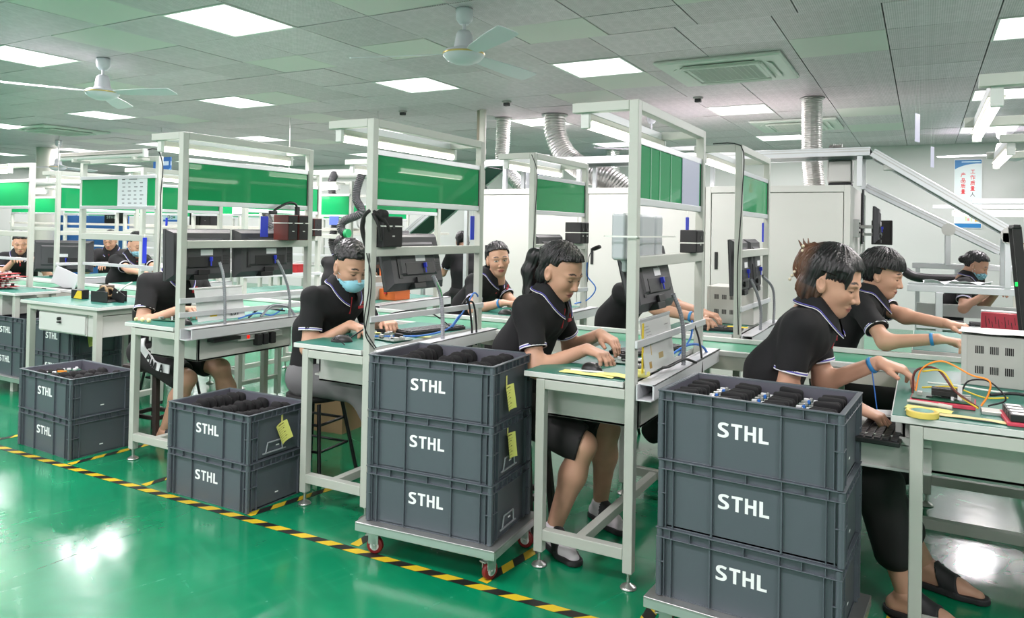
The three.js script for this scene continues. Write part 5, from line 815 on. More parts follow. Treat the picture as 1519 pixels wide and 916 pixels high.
// ---------------------------------------------------------------- tall cabinets, ducts and conveyors behind
{
  const xs = [-.55, -1.795, -3.04, -4.285], nm = ['right-hand tall white cabinet with a bare steel side', 'middle tall white cabinet under the belt', 'left-hand tall white cabinet beside the sloping conveyor'];
  for (let i = 0; i < 3; i++) {
    const t = thing('cabinet', nm[i], 'cabinet', [(xs[i] + xs[i + 1]) / 2, 0, -7.95], 0, 'tall white oven cabinets'), w = 1.24;
    mesh('carcass', [B(-w / 2, w / 2, .08, 1.83, -.95, .93, .004), B(-w / 2, -w / 2 + .05, .08, 1.83, .93, .955, .003), B(w / 2 - .05, w / 2, .08, 1.83, .93, .955, .003), B(-w / 2 + .05, w / 2 - .05, 1.77, 1.83, .93, .955, .003), B(-w / 2 + .05, w / 2 - .05, .08, .14, .93, .955, .003)], M.cabinet, t);
    mesh('door', B(-w / 2 + .056, w / 2 - .056, .146, 1.764, .932, .95, .004), M.cabinet, t);
    mesh('handle', [B(-w / 2 + .09, -w / 2 + .12, 1.06, 1.22, .95, .957, .002)], M.black, t.children[1]);
    mesh('plinth', B(-w / 2 + .03, w / 2 - .03, 0, .08, -.9, .9, .002), M.darkPlastic, t);
  }
  // belt on aluminium rails over the cabinets with slopes at both ends
  const rails = (name, label, p, q, z0, z1, posts) => {
    const t = thing(name, label, 'conveyor', [0, 0, 0]); const [x0, y0] = p, [x1, y1] = q, dx = x1 - x0, dy = y1 - y0, l = Math.hypot(dx, dy), nx = -dy / l, ny = dx / l;
    for (const z of [z0, z1]) { const s = mesh('side_rail', bar([x0, y0, z], [x1, y1, z], .075, .035, .003), M.alu, t); mesh('groove', [bar([x0, y0, z + .0185], [x1, y1, z + .0185], .008, .001, 0), bar([x0 + nx * .022, y0 + ny * .022, z + .0185], [x1 + nx * .022, y1 + ny * .022, z + .0185], .005, .001, 0)], M.steel, s); }
    mesh('belt', [bar([x0, y0 - .028, (z0 + z1) / 2], [x1, y1 - .028, (z0 + z1) / 2], .008, Math.abs(z1 - z0) - .03, .001), bar([x0 + nx * .03, y0 + ny * .03, (z0 + z1) / 2], [x1 + nx * .03, y1 + ny * .03, (z0 + z1) / 2], .008, Math.abs(z1 - z0) - .03, .001)], M.beltDark, t);
    for (const [x, y, yb] of posts) for (const z of [z0, z1]) mesh('post', B(x - .022, x + .022, yb, y, z - .022, z + .022, .003), M.alu, t);
    return t;
  };
  const top = rails('belt_conveyor', 'level belt on aluminium rails running over the tall cabinets', [-4.35, 2.14], [-.42, 2.14], -7.25, -7.68, [[-.50, 2.10, 1.83], [-1.9, 2.10, 1.83], [-3.2, 2.10, 1.83], [-4.1, 2.10, 1.83]]);
  const sr = rails('belt_conveyor', 'sloping belt coming down from the cabinet tops towards the aluminium table', [-.40, 2.13], [.66, 1.42], -7.25, -7.68, [[.60, 1.40, .99]]); mesh('pivot_plate', [cyl(.07, .07, .012, .615, 1.42, -7.222, 'z', 24), B(.56, .66, 1.36, 1.44, -7.228, -7.216, .002)], M.steel, sr); mesh('motor', bx(.09, .05, .07, -.27, 1.995, -7.3, .005), M.steel, sr);
  const sf = rails('belt_conveyor', 'lower sloping belt at the back of the right cabinet', [-.53, 1.90], [.64, 1.27], -8.45, -8.85, [[.21, 1.42, 1.12]]); mesh('pivot_plate', [cyl(.06, .06, .012, .21, 1.47, -8.42, 'z', 24)], M.steel, sf);
  rails('belt_conveyor', 'sloping belt rising to the cabinet tops from the left', [-5.75, 1.12], [-4.36, 2.13], -7.25, -7.68, [[-4.6, 1.9, .0], [-5.5, 1.25, 0]]);
  { const t = thing('gear_motor', 'grey gear motor box on top of the right cabinet', 'motor', [-.70, 1.83, -7.75]); mesh('body', bx(.22, .22, .2, 0, .17, 0, .02), M.steel, t); mesh('cap', cyl(.07, .07, .1, -.05, .36, 0, 'x', 20), M.steel, t); mesh('fins', Array.from({ length: 6 }, (_, i) => cyl(.08, .08, .006, -.09 + i * .02, .36, 0, 'x', 20)), M.steel, t); mesh('foot', bx(.2, .06, .18, 0, .03, 0, .004), M.darkPlastic, t); }
  // aluminium table under the slopes
  const tb = thing('aluminium_table', 'long aluminium profile table below the sloping belts', 'table', [0, 0, 0]); mesh('top_rail', B(-.12, 3, .93, .985, -7.24, -7.28, .003), M.alu, tb); mesh('top_rail', B(-.12, 3, .93, .985, -7.70, -7.66, .003), M.alu, tb); mesh('low_rail', B(-.05, 3, .62, .66, -7.24, -7.28, .003), M.aluFlat, tb); mesh('panel', B(-.05, 3, .69, .80, -7.72, -7.70, .002), M.galv, tb); mesh('shelf', B(-.05, 3, .60, .615, -7.3, -7.68, .002), M.galv, tb); for (const x of [.12, 1.4, 2.7]) for (const z of [-7.26, -7.68]) mesh('leg', B(x - .025, x + .025, 0, .93, z - .025, z + .025, .003), M.alu, tb);
  const tb2 = thing('aluminium_table', 'raised aluminium rail behind the table, below the far slope', 'table', [0, 0, 0]); mesh('top_rail', B(-.1, 2.6, 1.08, 1.125, -8.58, -8.54, .003), M.alu, tb2); mesh('top_rail', B(-.1, 2.6, 1.08, 1.125, -8.9, -8.86, .003), M.alu, tb2); for (const x of [-.05, .3, 1.4, 2.5]) for (const z of [-8.56, -8.88]) mesh('leg', B(x - .02, x + .02, 0, 1.08, z - .02, z + .02, .003), M.alu, tb2); 
  for (const [x, l] of [[.25, 'grey camera box on the low shelf, nearer the leg'], [.40, 'grey camera box on the low shelf, nearer the red bag'], [.8, 'grey camera box on the low shelf under the posts']]) { const c = thing('camera_box', l, 'camera', [x, .615, -7.4], 0, 'camera boxes on the low shelf'); mesh('body', bx(.11, .07, .12, 0, .035, 0, .006), M.monitor, c); mesh('lens', cyl(.026, .026, .05, 0, .036, .08, 'z', 18), M.black, c); }
  solo('black_duct', tube([[-.16, 1.06, -8.2], [-.10, 1.02, -8.2], [.0, 1.0, -8.2], [.3, 1.0, -8.2], [.5, 1.0, -8.2]], .045, 24, 12), M.black, 'black padded roll lying on the aluminium table', 'roll');
  const pw = sheet(.25, .985, -7.45, .5, .2, .1, M.paper, 'crumpled white paper on the aluminium table', 'paper', .05);
  { const t = thing('bubble_bag', 'red bubble-wrap bag with black handwriting standing by the beige case', 'bag', [.405, .806, -5.30], -.1); const g = new RoundedBoxGeometry(.2, .15, .05, 4, .015), p = g.attributes.position; for (let i = 0; i < p.count; i++) p.setZ(i, p.getZ(i) + .006 * noise(p.getX(i) * 90, p.getY(i) * 90, 1)); g.computeVertexNormals(); mesh('bag', g.translate(0, .077, 0), phys([.45, .03, .055], .35, { clearcoat: .5 }), t); mesh('writing', Array.from({ length: 10 }, (_, i) => bar([-.075 + i * .016, .125 - (i % 3) * .015, .0285], [-.07 + i * .016, .06 + (i % 2) * .02, .0285], .002, .003, 0)), M.chip, t, 'black marker strokes'); mesh('fold', bx(.2, .01, .045, 0, .152, 0, .004), M.paper, t); }
  { const t = thing('tablet_stand', 'black display stand with a green indicator at the edge of the bench', 'display', [.47, .806, -4.62], 0); mesh('upright', bar([.0, 0, .1], [-.06, .65, .1], .02, .04, .004), M.black, t); mesh('upright', bar([0, 0, -.1], [-.06, .65, -.1], .02, .04, .004), M.black, t); mesh('top', bar([-.06, .65, -.12], [-.06, .65, .12], .02, .03, .004), M.black, t); mesh('base', bx(.2, .02, .26, .06, .01, 0, .004), M.black, t); mesh('indicator', bx(.01, .02, .012, -.06, .36, .11, .001), mat([.0, .5, .1], .4, { emissive: 0x12ff50, emissiveIntensity: 1 }), t); }
  { const a = monitor([-.40, 1.50, -7.75], 'thin black monitor edge-on beside the steel cabinet side', { w: .32, h: .34, tilt: 0 }); mesh('wall_arm', bar([-.15, -.02, 0], [.0, -.02, 0], .03, .03), M.steel, a); const b = monitor([-.36, 1.43, -8.2], 'small black monitor hung behind the edge-on one', { w: .2, h: .24, tilt: 0, turn: 1.2 }); mesh('wall_arm', bar([-.14, -.02, -.12], [.0, -.02, 0], .03, .03), M.steel, b); }
  { const t = thing('control_box', 'grey switch box with black buttons on the cabinet side', 'control box', [-.530, 1.46, -7.35]); mesh('box', bx(.05, .16, .1, 0, 0, 0, .004), M.galv, t); mesh('buttons', Array.from({ length: 6 }, (_, i) => cyl(.009, .009, .01, .028, .045 - Math.floor(i / 2) * .04, -.02 + (i % 2) * .04, 'x', 10)), M.black, t); }
  { const t = thing('window_strip', 'narrow glazed frame on the side of the right cabinet', 'window', [-.545, 1.62, -8.3]); mesh('frame', [B(0, .012, -.3, .3, -.09, -.075, .002), B(0, .012, -.3, .3, .075, .09, .002), B(0, .012, .29, .31, -.09, .09, .002), B(0, .012, -.31, -.29, -.09, .09, .002)], M.black, t); mesh('pane', B(.001, .006, -.29, .29, -.075, .075, 0), phys([.3, .32, .33], .1), t); }
}
// flexible aluminium ducts from the ceiling
{ const foil = mat([.62, .62, .60], .3, { metalness: .9 });
  const duct = (pts, r, label) => { const t = thing('flexible_duct', label, 'duct', [0, 0, 0], 0, 'flexible foil ducts'); mesh('hose', ribTube(pts, r, 220, 20, .06, 5), foil, t); mesh('collar', lathe([[r * .9, 0], [r * 1.25, 0], [r * 1.25, .012], [r * .9, .012]], 24, pts[0][0], CEIL - .014, pts[0][2]), M.galv, t); };
  duct([[-.985, CEIL, -7.93], [-.985, 2.4, -7.93], [-.975, 2.1, -7.93], [-.94, 1.80, -7.93]], .095, 'shiny foil duct dropping onto the right cabinet');
  duct([[-4.53, CEIL, -7.94], [-4.53, 2.5, -7.94], [-4.52, 2.2, -7.94], [-4.3, 1.95, -7.94], [-4.1, 1.8, -7.95]], .085, 'straight foil duct beside the white pipe');
  duct([[-3.83, CEIL, -7.94], [-3.82, 2.55, -7.94], [-3.70, 2.3, -7.94], [-3.4, 2.08, -7.9], [-3.1, 1.98, -7.88], [-2.85, 1.80, -7.9]], .125, 'wide bent foil duct over the middle cabinet');
  duct([[-4.57, CEIL, -11.75], [-4.57, 2.4, -11.75], [-4.57, 1.9, -11.75], [-4.57, 1.4, -11.75]], .11, 'distant foil duct by the back wall'); }
solo('pipe', [cyl(.038, .038, 2.76, -4.44, 1.38, -7.31, 'y', 16), cyl(.044, .044, .06, -4.44, 2.28, -7.31, 'y', 16)], M.cream, 'cream vertical pipe beside the left cabinet', 'pipe'); solo('pipe', bx(.05, 2.76, .03, -4.5, 1.38, -7.33, .003), mat([.30, .26, .20], .6), 'brown flat conduit behind the cream pipe', 'conduit'); solo('pipe', cyl(.05, .05, 2.76, -3.3, 1.38, -9.6, 'y', 16), M.cream, 'cream pipe behind the cabinets', 'pipe');
solo('round_column', [cyl(.17, .17, 2.76, -14.4, 1.38, -8.0, 'y', 28)], M.cream, 'thick round white column far down the hall', 'column');
// ---------------------------------------------------------------- ceiling fans
function fan(x, z, yr, a0, label) {
  const t = thing('ceiling_fan', label, 'ceiling fan', [x, 0, z], 0, 'white ceiling fans'), wm = mat([.60, .61, .66], .35);
  mesh('canopy', lathe([[0, 0], [.03, 0], [.052, .03], [.055, .085], [.05, .10], [0, .10]], 24, 0, CEIL - .10, 0), wm, t); mesh('rod', cyl(.011, .011, CEIL - yr - .1, 0, (CEIL + yr) / 2, 0, 'y', 12), wm, t);
  const mo = mesh('motor', lathe([[0, -.055], [.06, -.052], [.105, -.032], [.128, -.006], [.128, .016], [.115, .028], [.075, .036], [.062, .05], [.05, .13], [.036, .15], [0, .15]], 36, 0, yr, 0), wm, t); mesh('gold_ring', new THREE.TorusGeometry(.1285, .0035, 6, 40).rotateX(Math.PI / 2).scale(1, 1.8, 1).translate(0, yr + .006, 0), mat([.62, .46, .16], .3, { metalness: .8 }), mo);
  for (let k = 0; k < 3; k++) {
    const g = ext([[.10, -.03], [.2, -.055], [.55, -.068], [.70, -.06], [.715, -.04], [.715, .05], [.70, .064], [.5, .06], [.2, .04], [.10, .02]], .003, .001); g.rotateX(Math.PI / 2); const p = g.attributes.position; for (let i = 0; i < p.count; i++) p.setY(i, p.getY(i) + p.getZ(i) * .24 - p.getX(i) * .03); g.computeVertexNormals();
    const b = mesh('blade', g.toNonIndexed ? g : g, wm, t); b.rotation.y = -(a0 + k * 2.0944); b.position.y = yr + .012;
  }
  return t;
}
fan(-2.505, -3.88, 2.468, .655, 'white three-blade fan hanging between two light panels'); fan(-6.0, -3.77, 2.466, 1.88, 'white ceiling fan above the drawer table'); fan(-12.8, -7.3, 2.30, .4, 'distant fan on a long rod by the round column'); fan(.85, -11.3, 2.45, .9, 'distant fan before the wall poster'); fan(-2.8, -8.4, 2.35, .2, 'distant fan above the middle cabinet'); fan(.95, -3.8, 2.46, 2.95, 'fan with one blade tip reaching over the bench with the tape roll');
// ---------------------------------------------------------------- ceiling cassettes
function cassette(x, z, label) {
  const t = thing('air_conditioner', label, 'air conditioner', [x, CEIL, z], 0, 'ceiling cassettes'), m = mat([.56, .60, .55], .45), s = .475;
  mesh('panel', orient(ext([[-s, -s], [s, -s], [s, s], [-s, s]], .012, .012).translate(0, 0, -.006), [0, -.012, 0], [.001, -.012, 0], [0, 0, 1]), m, t);
  mesh('frame_ridge', [bx(.62, .022, .03, 0, -.04, .31, .008), bx(.62, .022, .03, 0, -.04, -.31, .008), bx(.03, .022, .62, .31, -.04, 0, .008), bx(.03, .022, .62, -.31, -.04, 0, .008)], m, t);
  mesh('grille_base', bx(.58, .006, .58, 0, -.03, 0, .002), M.darkPlastic, t);
  const gr = mesh('grille', [...Array.from({ length: 24 }, (_, i) => bx(.52, .006, .006, 0, -.038, -.25 + i * .0217, .001)), ...Array.from({ length: 12 }, (_, i) => bx(.004, .005, .52, -.25 + i * .0455, -.038, 0, .001)), bx(.58, .01, .03, 0, -.038, .275, .002), bx(.58, .01, .03, 0, -.038, -.275, .002), bx(.03, .01, .58, .275, -.038, 0, .002), bx(.03, .01, .58, -.275, -.038, 0, .002)], m, t);
  for (let k = 0; k < 4; k++) { const l = mesh('louvre', bx(.56, .006, .055, 0, 0, 0, .002), m, t); const a = k * Math.PI / 2; l.position.set(Math.sin(a) * .365, -.034, Math.cos(a) * .365); l.rotation.set(0, a, 0); l.rotateX(.35); const d = mesh('air_slot', bx(.54, .004, .04, 0, 0, 0, .001), M.darkPlastic, t); d.position.set(Math.sin(a) * .365, -.0265, Math.cos(a) * .365); d.rotation.y = a; }
  mesh('badge', bx(.03, .003, .012, -.29, -.052, .2, 0), M.white, t); return t;
}
cassette(-1.43, -6.26, 'square ceiling air conditioner beside a light panel'); cassette(-1.38, -9.75, 'ceiling air conditioner further back behind the foil duct'); cassette(-11.3, -6.45, 'distant ceiling air conditioner over the left rows');
for (const [x, z, l] of [[-5.35, -7.0, 'small grey detector on the ceiling over the masked man'], [-3.9, -6.9, 'small box detector on the ceiling near the cream pipe'], [-14.2, -6.3, 'small detector on the far ceiling'], [-2.0, -7.45, 'ceiling hook bracket over the belt']]) { const t = thing('detector', l, 'detector', [x, CEIL, z], 0, 'small ceiling detectors'); mesh('base', cyl(.05, .05, .02, 0, -.01, 0, 'y', 18), M.steel, t); mesh('body', bx(.06, .035, .05, 0, -.035, 0, .006), M.darkPlastic, t); }
// brush strokes of the characters on the signs, on a 10 x 10 grid
const bxs = (x0, y0, x1, y1) => [[x0, y0, x1, y0], [x1, y0, x1, y1], [x1, y1, x0, y1], [x0, y1, x0, y0]];
const HAN = { gong: [[2, 1.5, 8, 1.5], [5, 1.5, 5, 8.5], [1, 8.5, 9, 8.5]], zuo: [[3, .5, 1, 4], [2.2, 3, 2.2, 9.5], [5, .5, 4, 3.5], [4.6, 2.5, 9.5, 2.5], [6, 2.5, 6, 9.5], [6, 5, 9, 5], [6, 7.3, 9, 7.3]], zhi: [[8, .5, 2, 1.5], [2, 1.5, 2, 5], [2, 5, 1, 9], [2, 3, 9, 3], [5.5, 1, 5.3, 4], [3.5, 4.2, 3.5, 7.5], [3.5, 4.2, 8, 4.2], [8, 4.2, 8, 7.5], [5.8, 5, 5.5, 7], [5.5, 7, 3, 9.5], [6, 7.5, 8.5, 9.5]],
  liang: [...bxs(3, .5, 7, 3), [3, 1.7, 7, 1.7], [1, 4, 9, 4], ...bxs(3, 5, 7, 7.5), [3, 6.2, 7, 6.2], [5, 5, 5, 9.5], [2.5, 8.5, 7.5, 8.5], [1, 9.5, 9, 9.5]], ren: [[5, 1, 4.5, 5], [4.5, 5, 1, 9.5], [4.8, 4, 9, 9.5]], chan: [[5, .3, 5, 1.5], [1.5, 1.8, 8.5, 1.8], [3.5, 2.3, 4, 3.8], [6.5, 2.3, 6, 3.8], [1.8, 4.2, 9, 4.2], [2.3, 4.2, 1, 9.5]], pin: [...bxs(3, .8, 7, 4), ...bxs(1, 5.5, 4.3, 9), ...bxs(5.7, 5.5, 9, 9)],
  bu: [[1, 1.5, 9, 1.5], [5.5, 1.5, 1, 6], [5, 3.5, 5, 9.5], [6, 4, 9, 6.5]], yao: [[1, 1, 9, 1], ...bxs(2, 2.5, 8, 5), [4, 1, 4, 5], [6, 1, 6, 5], [1, 6.5, 9, 6.5], [4.5, 5.2, 2, 9], [7, 6.5, 2, 9.5], [3, 8, 8.5, 9.5]], yong: [[2.5, 1, 2.5, 6], [2.5, 6, 1.2, 9.5], [2.5, 1, 8.5, 1], [8.5, 1, 8.5, 9.5], [2.5, 3.8, 8.5, 3.8], [2.5, 6.5, 8.5, 6.5], [5.5, 1, 5.5, 9.5]] };
function han(g, key, cx, cy, size, col) { g.strokeStyle = col; g.lineWidth = size * .11; g.lineCap = 'round'; for (const [a, b, c, d] of HAN[key]) { g.beginPath(); g.moveTo(cx + (a - 5) * size / 10, cy + (b - 5) * size / 10); g.lineTo(cx + (c - 5) * size / 10, cy + (d - 5) * size / 10); g.stroke(); } }
// signs hung from the ceiling and posters
for (const [x, z, h, l] of [[-.055, -7.2, .17, 'white hanging sign card, nearer of two'], [.08, -9.9, .17, 'white hanging sign card, farther of two']]) { const t = thing('hanging_sign', l, 'sign', [x, 2.32, z], 1.22, 'hanging sign cards'); mesh('card', bx(.10, .24, .004, 0, 0, 0, .001), mat([.62, .62, .78], .5), t); mesh('string', [rod([-.04, .12, 0], [-.04, CEIL - 2.32, 0], .001, 4), rod([.04, .12, 0], [.04, CEIL - 2.32, 0], .001, 4)], M.tie, t); }
{
  const poster = canvasTex(352, 1024, (g, w, h) => {
    g.fillStyle = '#dfe9ea'; g.fillRect(0, 0, w, h); g.fillStyle = '#1478b8'; g.beginPath(); g.moveTo(0, 0); g.lineTo(w, 0); g.lineTo(w, 60); g.quadraticCurveTo(w * .4, 50, 0, 140); g.fill(); g.fillStyle = '#bfe0ee'; g.fillRect(90, 24, 250, 14);
    ['gong', 'zuo', 'zhi', 'liang'].forEach((c, i) => han(g, c, 238, 180 + i * 84, 70, '#d8232a')); ['chan', 'pin', 'zhi', 'liang'].forEach((c, i) => han(g, c, 112, 225 + i * 84, 70, '#d8232a')); han(g, 'ren', 238, 520, 70, '#222');
    g.fillStyle = '#c7d84a'; g.fillRect(100, 850, 200, 10); g.fillRect(150, 830, 8, 90); g.fillRect(220, 830, 8, 100); g.fillStyle = '#f0b429'; g.fillRect(270, 850, 36, 80); g.fillStyle = '#f2a5a0'; g.fillRect(170, 880, 30, 40); g.fillStyle = '#1478b8'; g.fillRect(0, 960, w, 64);
  });
  const t = thing('wall_poster', 'tall blue and white poster with red characters on the back wall', 'poster', [.555, 2.03, RZ0 + .01]); const g = bx(.345, 1.0, .012, 0, 0, 0, 0); mesh('sheet', g, mat([.8, .82, .82], .5), t); const f = mesh('print', new THREE.PlaneGeometry(.33, .985).translate(0, 0, .0075), mat(0xffffff, .45, { map: poster }), t);
  const bs = canvasTex(256, 64, (g, w, h) => { g.fillStyle = '#1565b5'; g.fillRect(0, 0, w, h); g.fillStyle = '#cfe2f5'; g.fillRect(60, 14, 170, 14); g.fillStyle = '#7fc4e8'; g.beginPath(); g.moveTo(120, 64); g.quadraticCurveTo(200, 50, 256, 36); g.lineTo(256, 64); g.fill(); });
  const s1 = solo('wall_sign', bx(.5, .3, .02, -5.2, 2.42, -12.6, .002), mat(0xffffff, .5, { map: bs }), 'blue sign board behind the foil ducts', 'sign'); const s2 = solo('wall_sign', bx(.42, .3, .02, -10.5, 2.28, -7.6, .002), mat(0xffffff, .5, { map: bs }), 'blue sign board hanging beside the schedule board', 'sign');
  const bt = canvasTex(128, 192, (g, w, h) => { g.fillStyle = '#e3e6ea'; g.fillRect(0, 0, w, h); ['bu', 'yao', 'yong'].forEach((c, i) => han(g, c, 88, 36 + i * 60, 50, '#3a48b0')); });
  solo('paper_notice', bx(.3, .42, .004, -3.95, 2.06, -7.75, 0), mat(0xffffff, .6, { map: bt }), 'white notice with blue characters above the left cabinet', 'notice');
}
solo('wall_sign', bx(.36, .12, .01, -10.26, 1.48, -7.6, .002), mat(0xffffff, .5, { map: canvasTex(128, 48, (g, w, h) => { g.fillStyle = '#bfe3ee'; g.fillRect(0, 0, w, h); g.fillStyle = '#1d66c0'; g.fillRect(0, 36, w, 12); g.strokeStyle = '#123'; g.lineWidth = 3; g.strokeRect(40, 10, 14, 16); g.strokeRect(66, 14, 12, 12); g.fillStyle = '#2a8a6a'; g.fillRect(84, 14, 18, 12); }) }), 'pale blue sign with a dark blue foot below the hanging sign', 'sign');
// far shelf with lamp behind the slopes
{ const t = thing('shelf_frame', 'aluminium overhead frame behind the sloping belts', 'frame', [0, 0, 0]); mesh('beam', B(.08, 2.6, 1.69, 1.73, -9.0, -8.96, .003), M.aluFlat, t); mesh('beam', B(.45, 2.6, 1.76, 1.81, -9.4, -9.36, .003), M.alu, t); for (const x of [.9, 2.5]) mesh('post', B(x - .02, x + .02, 0, 1.69, -9.0, -8.96, .003), M.aluFlat, t); mesh('notice_board', B(.98, 2.4, 1.38, 1.62, -9.39, -9.37, .001), M.board, t); tubeLamp(.25, 1.64, -8.9, 1.6, 'lit tube lamp under the overhead frame behind the sloping belts', true).rotation.y = -Math.PI / 2;
  const c = thing('partition', 'cream partition panel behind the masked woman', 'partition', [1.25, 0, -9.1]); mesh('panel', bx(.9, 1.34, .03, 0, .67, 0, .003), M.cream, c); mesh('edge', bx(.9, .012, .034, 0, 1.345, 0, .002), mat([.16, .09, .05], .6), c); }
// ---------------------------------------------------------------- drawer table and frames on the left
function crossFrame(x0, x1, z, label, o = {}) {       // frame standing along x
  const t = thing('board_stand', label, 'board stand', [0, 0, 0], 0, 'green-board stands along the left'); const H = o.top ?? 1.915;
  for (const x of [x0 + .02, x1 - .02]) mesh('post', B(x - .02, x + .02, 0, H, z - .02, z + .02, .003), M.frame, t);
  mesh('top_beam', B(x0 + .04, x1 - .04, H - .04, H, z - .02, z + .02, .003), M.frame, t);
  const b = mesh('notice_board', B(x0 + .04, x1 - .04, 1.52, 1.75, z + .012, z + .024, .001), M.board, t, 'green notice board'); mesh('board_rail', B(x0 + .02, x1 - .02, 1.742, 1.77, z + .006, z + .03, .002), M.alu, b); mesh('board_rail', B(x0 + .02, x1 - .02, 1.50, 1.528, z + .006, z + .03, .002), M.alu, b);
  for (const x of [x0 + .12, x1 - .12]) mesh('lamp_arm', B(x - .012, x + .012, 1.877, 1.899, z + .02, z + .16, .002), M.frame, t);
  mesh('shelf_rail', B(x0 + .04, x1 - .04, 1.25, 1.3, z - .02, z + .02, .003), M.frame, t); mesh('flat_rail', B(x0 + .04, x1 - .04, 1.035, 1.06, z - .006, z + .006, .002), M.aluFlat, t);
  return t;
}
crossFrame(-6.20, -5.18, -3.74, 'bench frame with a printed schedule on its green board'); crossFrame(-8.35, -7.0, -3.78, 'bench frame with a bright plain green board at the far left end'); 
{ const st = canvasTex(160, 160, (g, w, h) => { g.fillStyle = '#c9ced2'; g.fillRect(0, 0, w, h); g.fillStyle = '#4a4e52'; g.fillRect(24, 8, 16, 12); g.fillRect(62, 10, 44, 8); g.fillStyle = '#777c80'; for (let r = 0; r < 6; r++) for (let c = 0; c < 4; c++) g.fillRect(24 + c * 32 + (r % 2) * 3, 32 + r * 21, 18 - (c + r) % 3 * 3, 5); });
  solo('schedule_sheet', bx(.37, .245, .002, -5.49, 1.64, -3.713, 0), mat(0xffffff, .6, { map: st }), 'printed grey schedule sheet on the green board', 'paper'); }
tubeLamp(-5.19, 1.925, -3.62, 1.12, 'unlit grey lamp housing on top of the schedule board frame', true, false); tubeLamp(-7.1, 1.842, -3.64, 1.1, 'lit tube lamp over the bright plain green board', true);
wire([[-5.18, 1.95, -3.62], [-5.13, 1.96, -3.66], [-5.15, 1.85, -3.73], [-5.177, 1.6, -3.74], [-5.17, 1.4, -3.74], [-5.177, 1.0, -3.74]], 'black cord down the post of the schedule board frame', M.cableBlack, .004);
{
  const t = thing('work_table', 'steel table with a single drawer and green mat at the end of the row', 'table', [0, 0, 0]), x0 = -5.93, x1 = -4.97, z0 = -3.70, z1 = -3.13;
  const tt = mesh('tabletop', B(x0, x1, .782, .804, z0, z1, .002), M.white, t); mesh('green_mat', B(x0 + .004, x1 - .004, .804, .806, z0, z1 - .004, .0008), M.matTop, tt);
  for (const x of [x0 + .08, x1 - .06]) for (const z of [z1 - .04, z0 + .04]) { const l = mesh('leg', B(x - .022, x + .022, .06, .782, z - .022, z + .022, .003), M.frame, t); const f = mesh('levelling_foot', footMerged, M.steel, l); f.position.set(x, 0, z); }
  mesh('apron', B(x0 + .1, x1 - .08, .74, .782, z1 - .06, z1 - .02, .003), M.frame, t); mesh('apron', B(x1 - .08, x1 - .04, .74, .782, z0 + .06, z1 - .06, .003), M.frame, t); mesh('stretcher', B(x1 - .08, x1 - .04, .12, .16, z0 + .06, z1 - .06, .003), M.frame, t);
  const d = mesh('drawer', B(x0 + .17, x1 - .2, .585, .735, z1 - .5, z1 - .05, .003), M.offwhite, t); mesh('drawer_front', B(x0 + .18, x1 - .21, .595, .725, z1 - .052, z1 - .04, .003), M.white, d); mesh('lock', [cyl(.012, .012, .02, (x0 + x1) / 2 - .03, .69, z1 - .03, 'z', 12), bx(.03, .012, .02, (x0 + x1) / 2 - .03, .665, z1 - .03, .003)], M.black, d);
  mesh('side_box', B(x1 - .19, x1 - .05, .585, .735, z0 + .05, z1 - .05, .003), M.offwhite, t);
}
{ const t = thing('tape_dispenser', 'yellow and black striped tape block on the drawer table', 'tape dispenser', [-5.66, TY, -3.42]); mesh('block', bx(.14, .07, .06, 0, .035, 0, .006), M.black, t); mesh('stripe', ext([[-.03, .0], [.07, .0], [.07, .06], [.02, .06]], .003).translate(0, .004, .0305), M.yellow, t); }
{ const t = thing('parts_tray', 'black plastic tray with cables on the drawer table', 'tray', [-5.3, TY, -3.42]); const g = frustum(.16, .2, .13, .14, .09).rotateZ(-Math.PI / 2).rotateY(0); mesh('tray', [B(-.09, .09, 0, .006, -.07, .07, .001), bar([-.1, .04, .075], [.1, .04, .075], .08, .005), bar([-.1, .04, -.075], [.1, .04, -.075], .08, .005), bar([.1, .005, 0], [.13, .08, 0], .005, .15, .001, [0, 0, 1]), bar([-.1, .005, 0], [-.13, .08, 0], .005, .15, .001, [0, 0, 1])], M.black, t); mesh('handle_strap', tube([[.1, .07, 0], [.16, .12, -.02], [.2, .15, -.05]], .006, 10, 6), M.tie, t); }
{ const t = thing('motor_part', 'brown wound coil standing behind the parts tray', 'coil', [-5.45, TY, -3.5]); mesh('core', bx(.1, .11, .06, 0, .055, 0, .004), mat([.10, .07, .05], .6), t); mesh('winding', [new THREE.TorusGeometry(.04, .012, 8, 20).translate(.02, .06, .04), new THREE.TorusGeometry(.03, .008, 8, 20).rotateY(.8).translate(.06, .06, .02)], mat([.30, .20, .10], .45), t); }
// left table with red boards
{ const t = thing('work_table', 'steel table carrying red circuit boards at the far left end', 'table', [0, 0, 0]); const tt = mesh('tabletop', B(-8.6, -6.45, .782, .804, -3.73, -3.36, .002), M.white, t); mesh('green_mat', B(-8.59, -6.46, .804, .806, -3.72, -3.37, .0005), M.matTop, tt); for (const x of [-8.5, -6.5]) for (const z of [-3.40, -3.69]) mesh('leg', B(x - .02, x + .02, 0, .782, z - .02, z + .02, .003), M.frame, t); mesh('drawer', B(-7.6, -6.75, .6, .78, -3.7, -3.42, .003), M.offwhite, t);
  for (let i = 0; i < 6; i++) boardThing(-7.0 + rr(-.12, .1), TY + .012 + i * .022, -3.54, rr(-.3, .3), 'red circuit board in the pile on the far left table', { w: .26, d: .18, m: M.red, group: 'red circuit boards in a pile' }); }
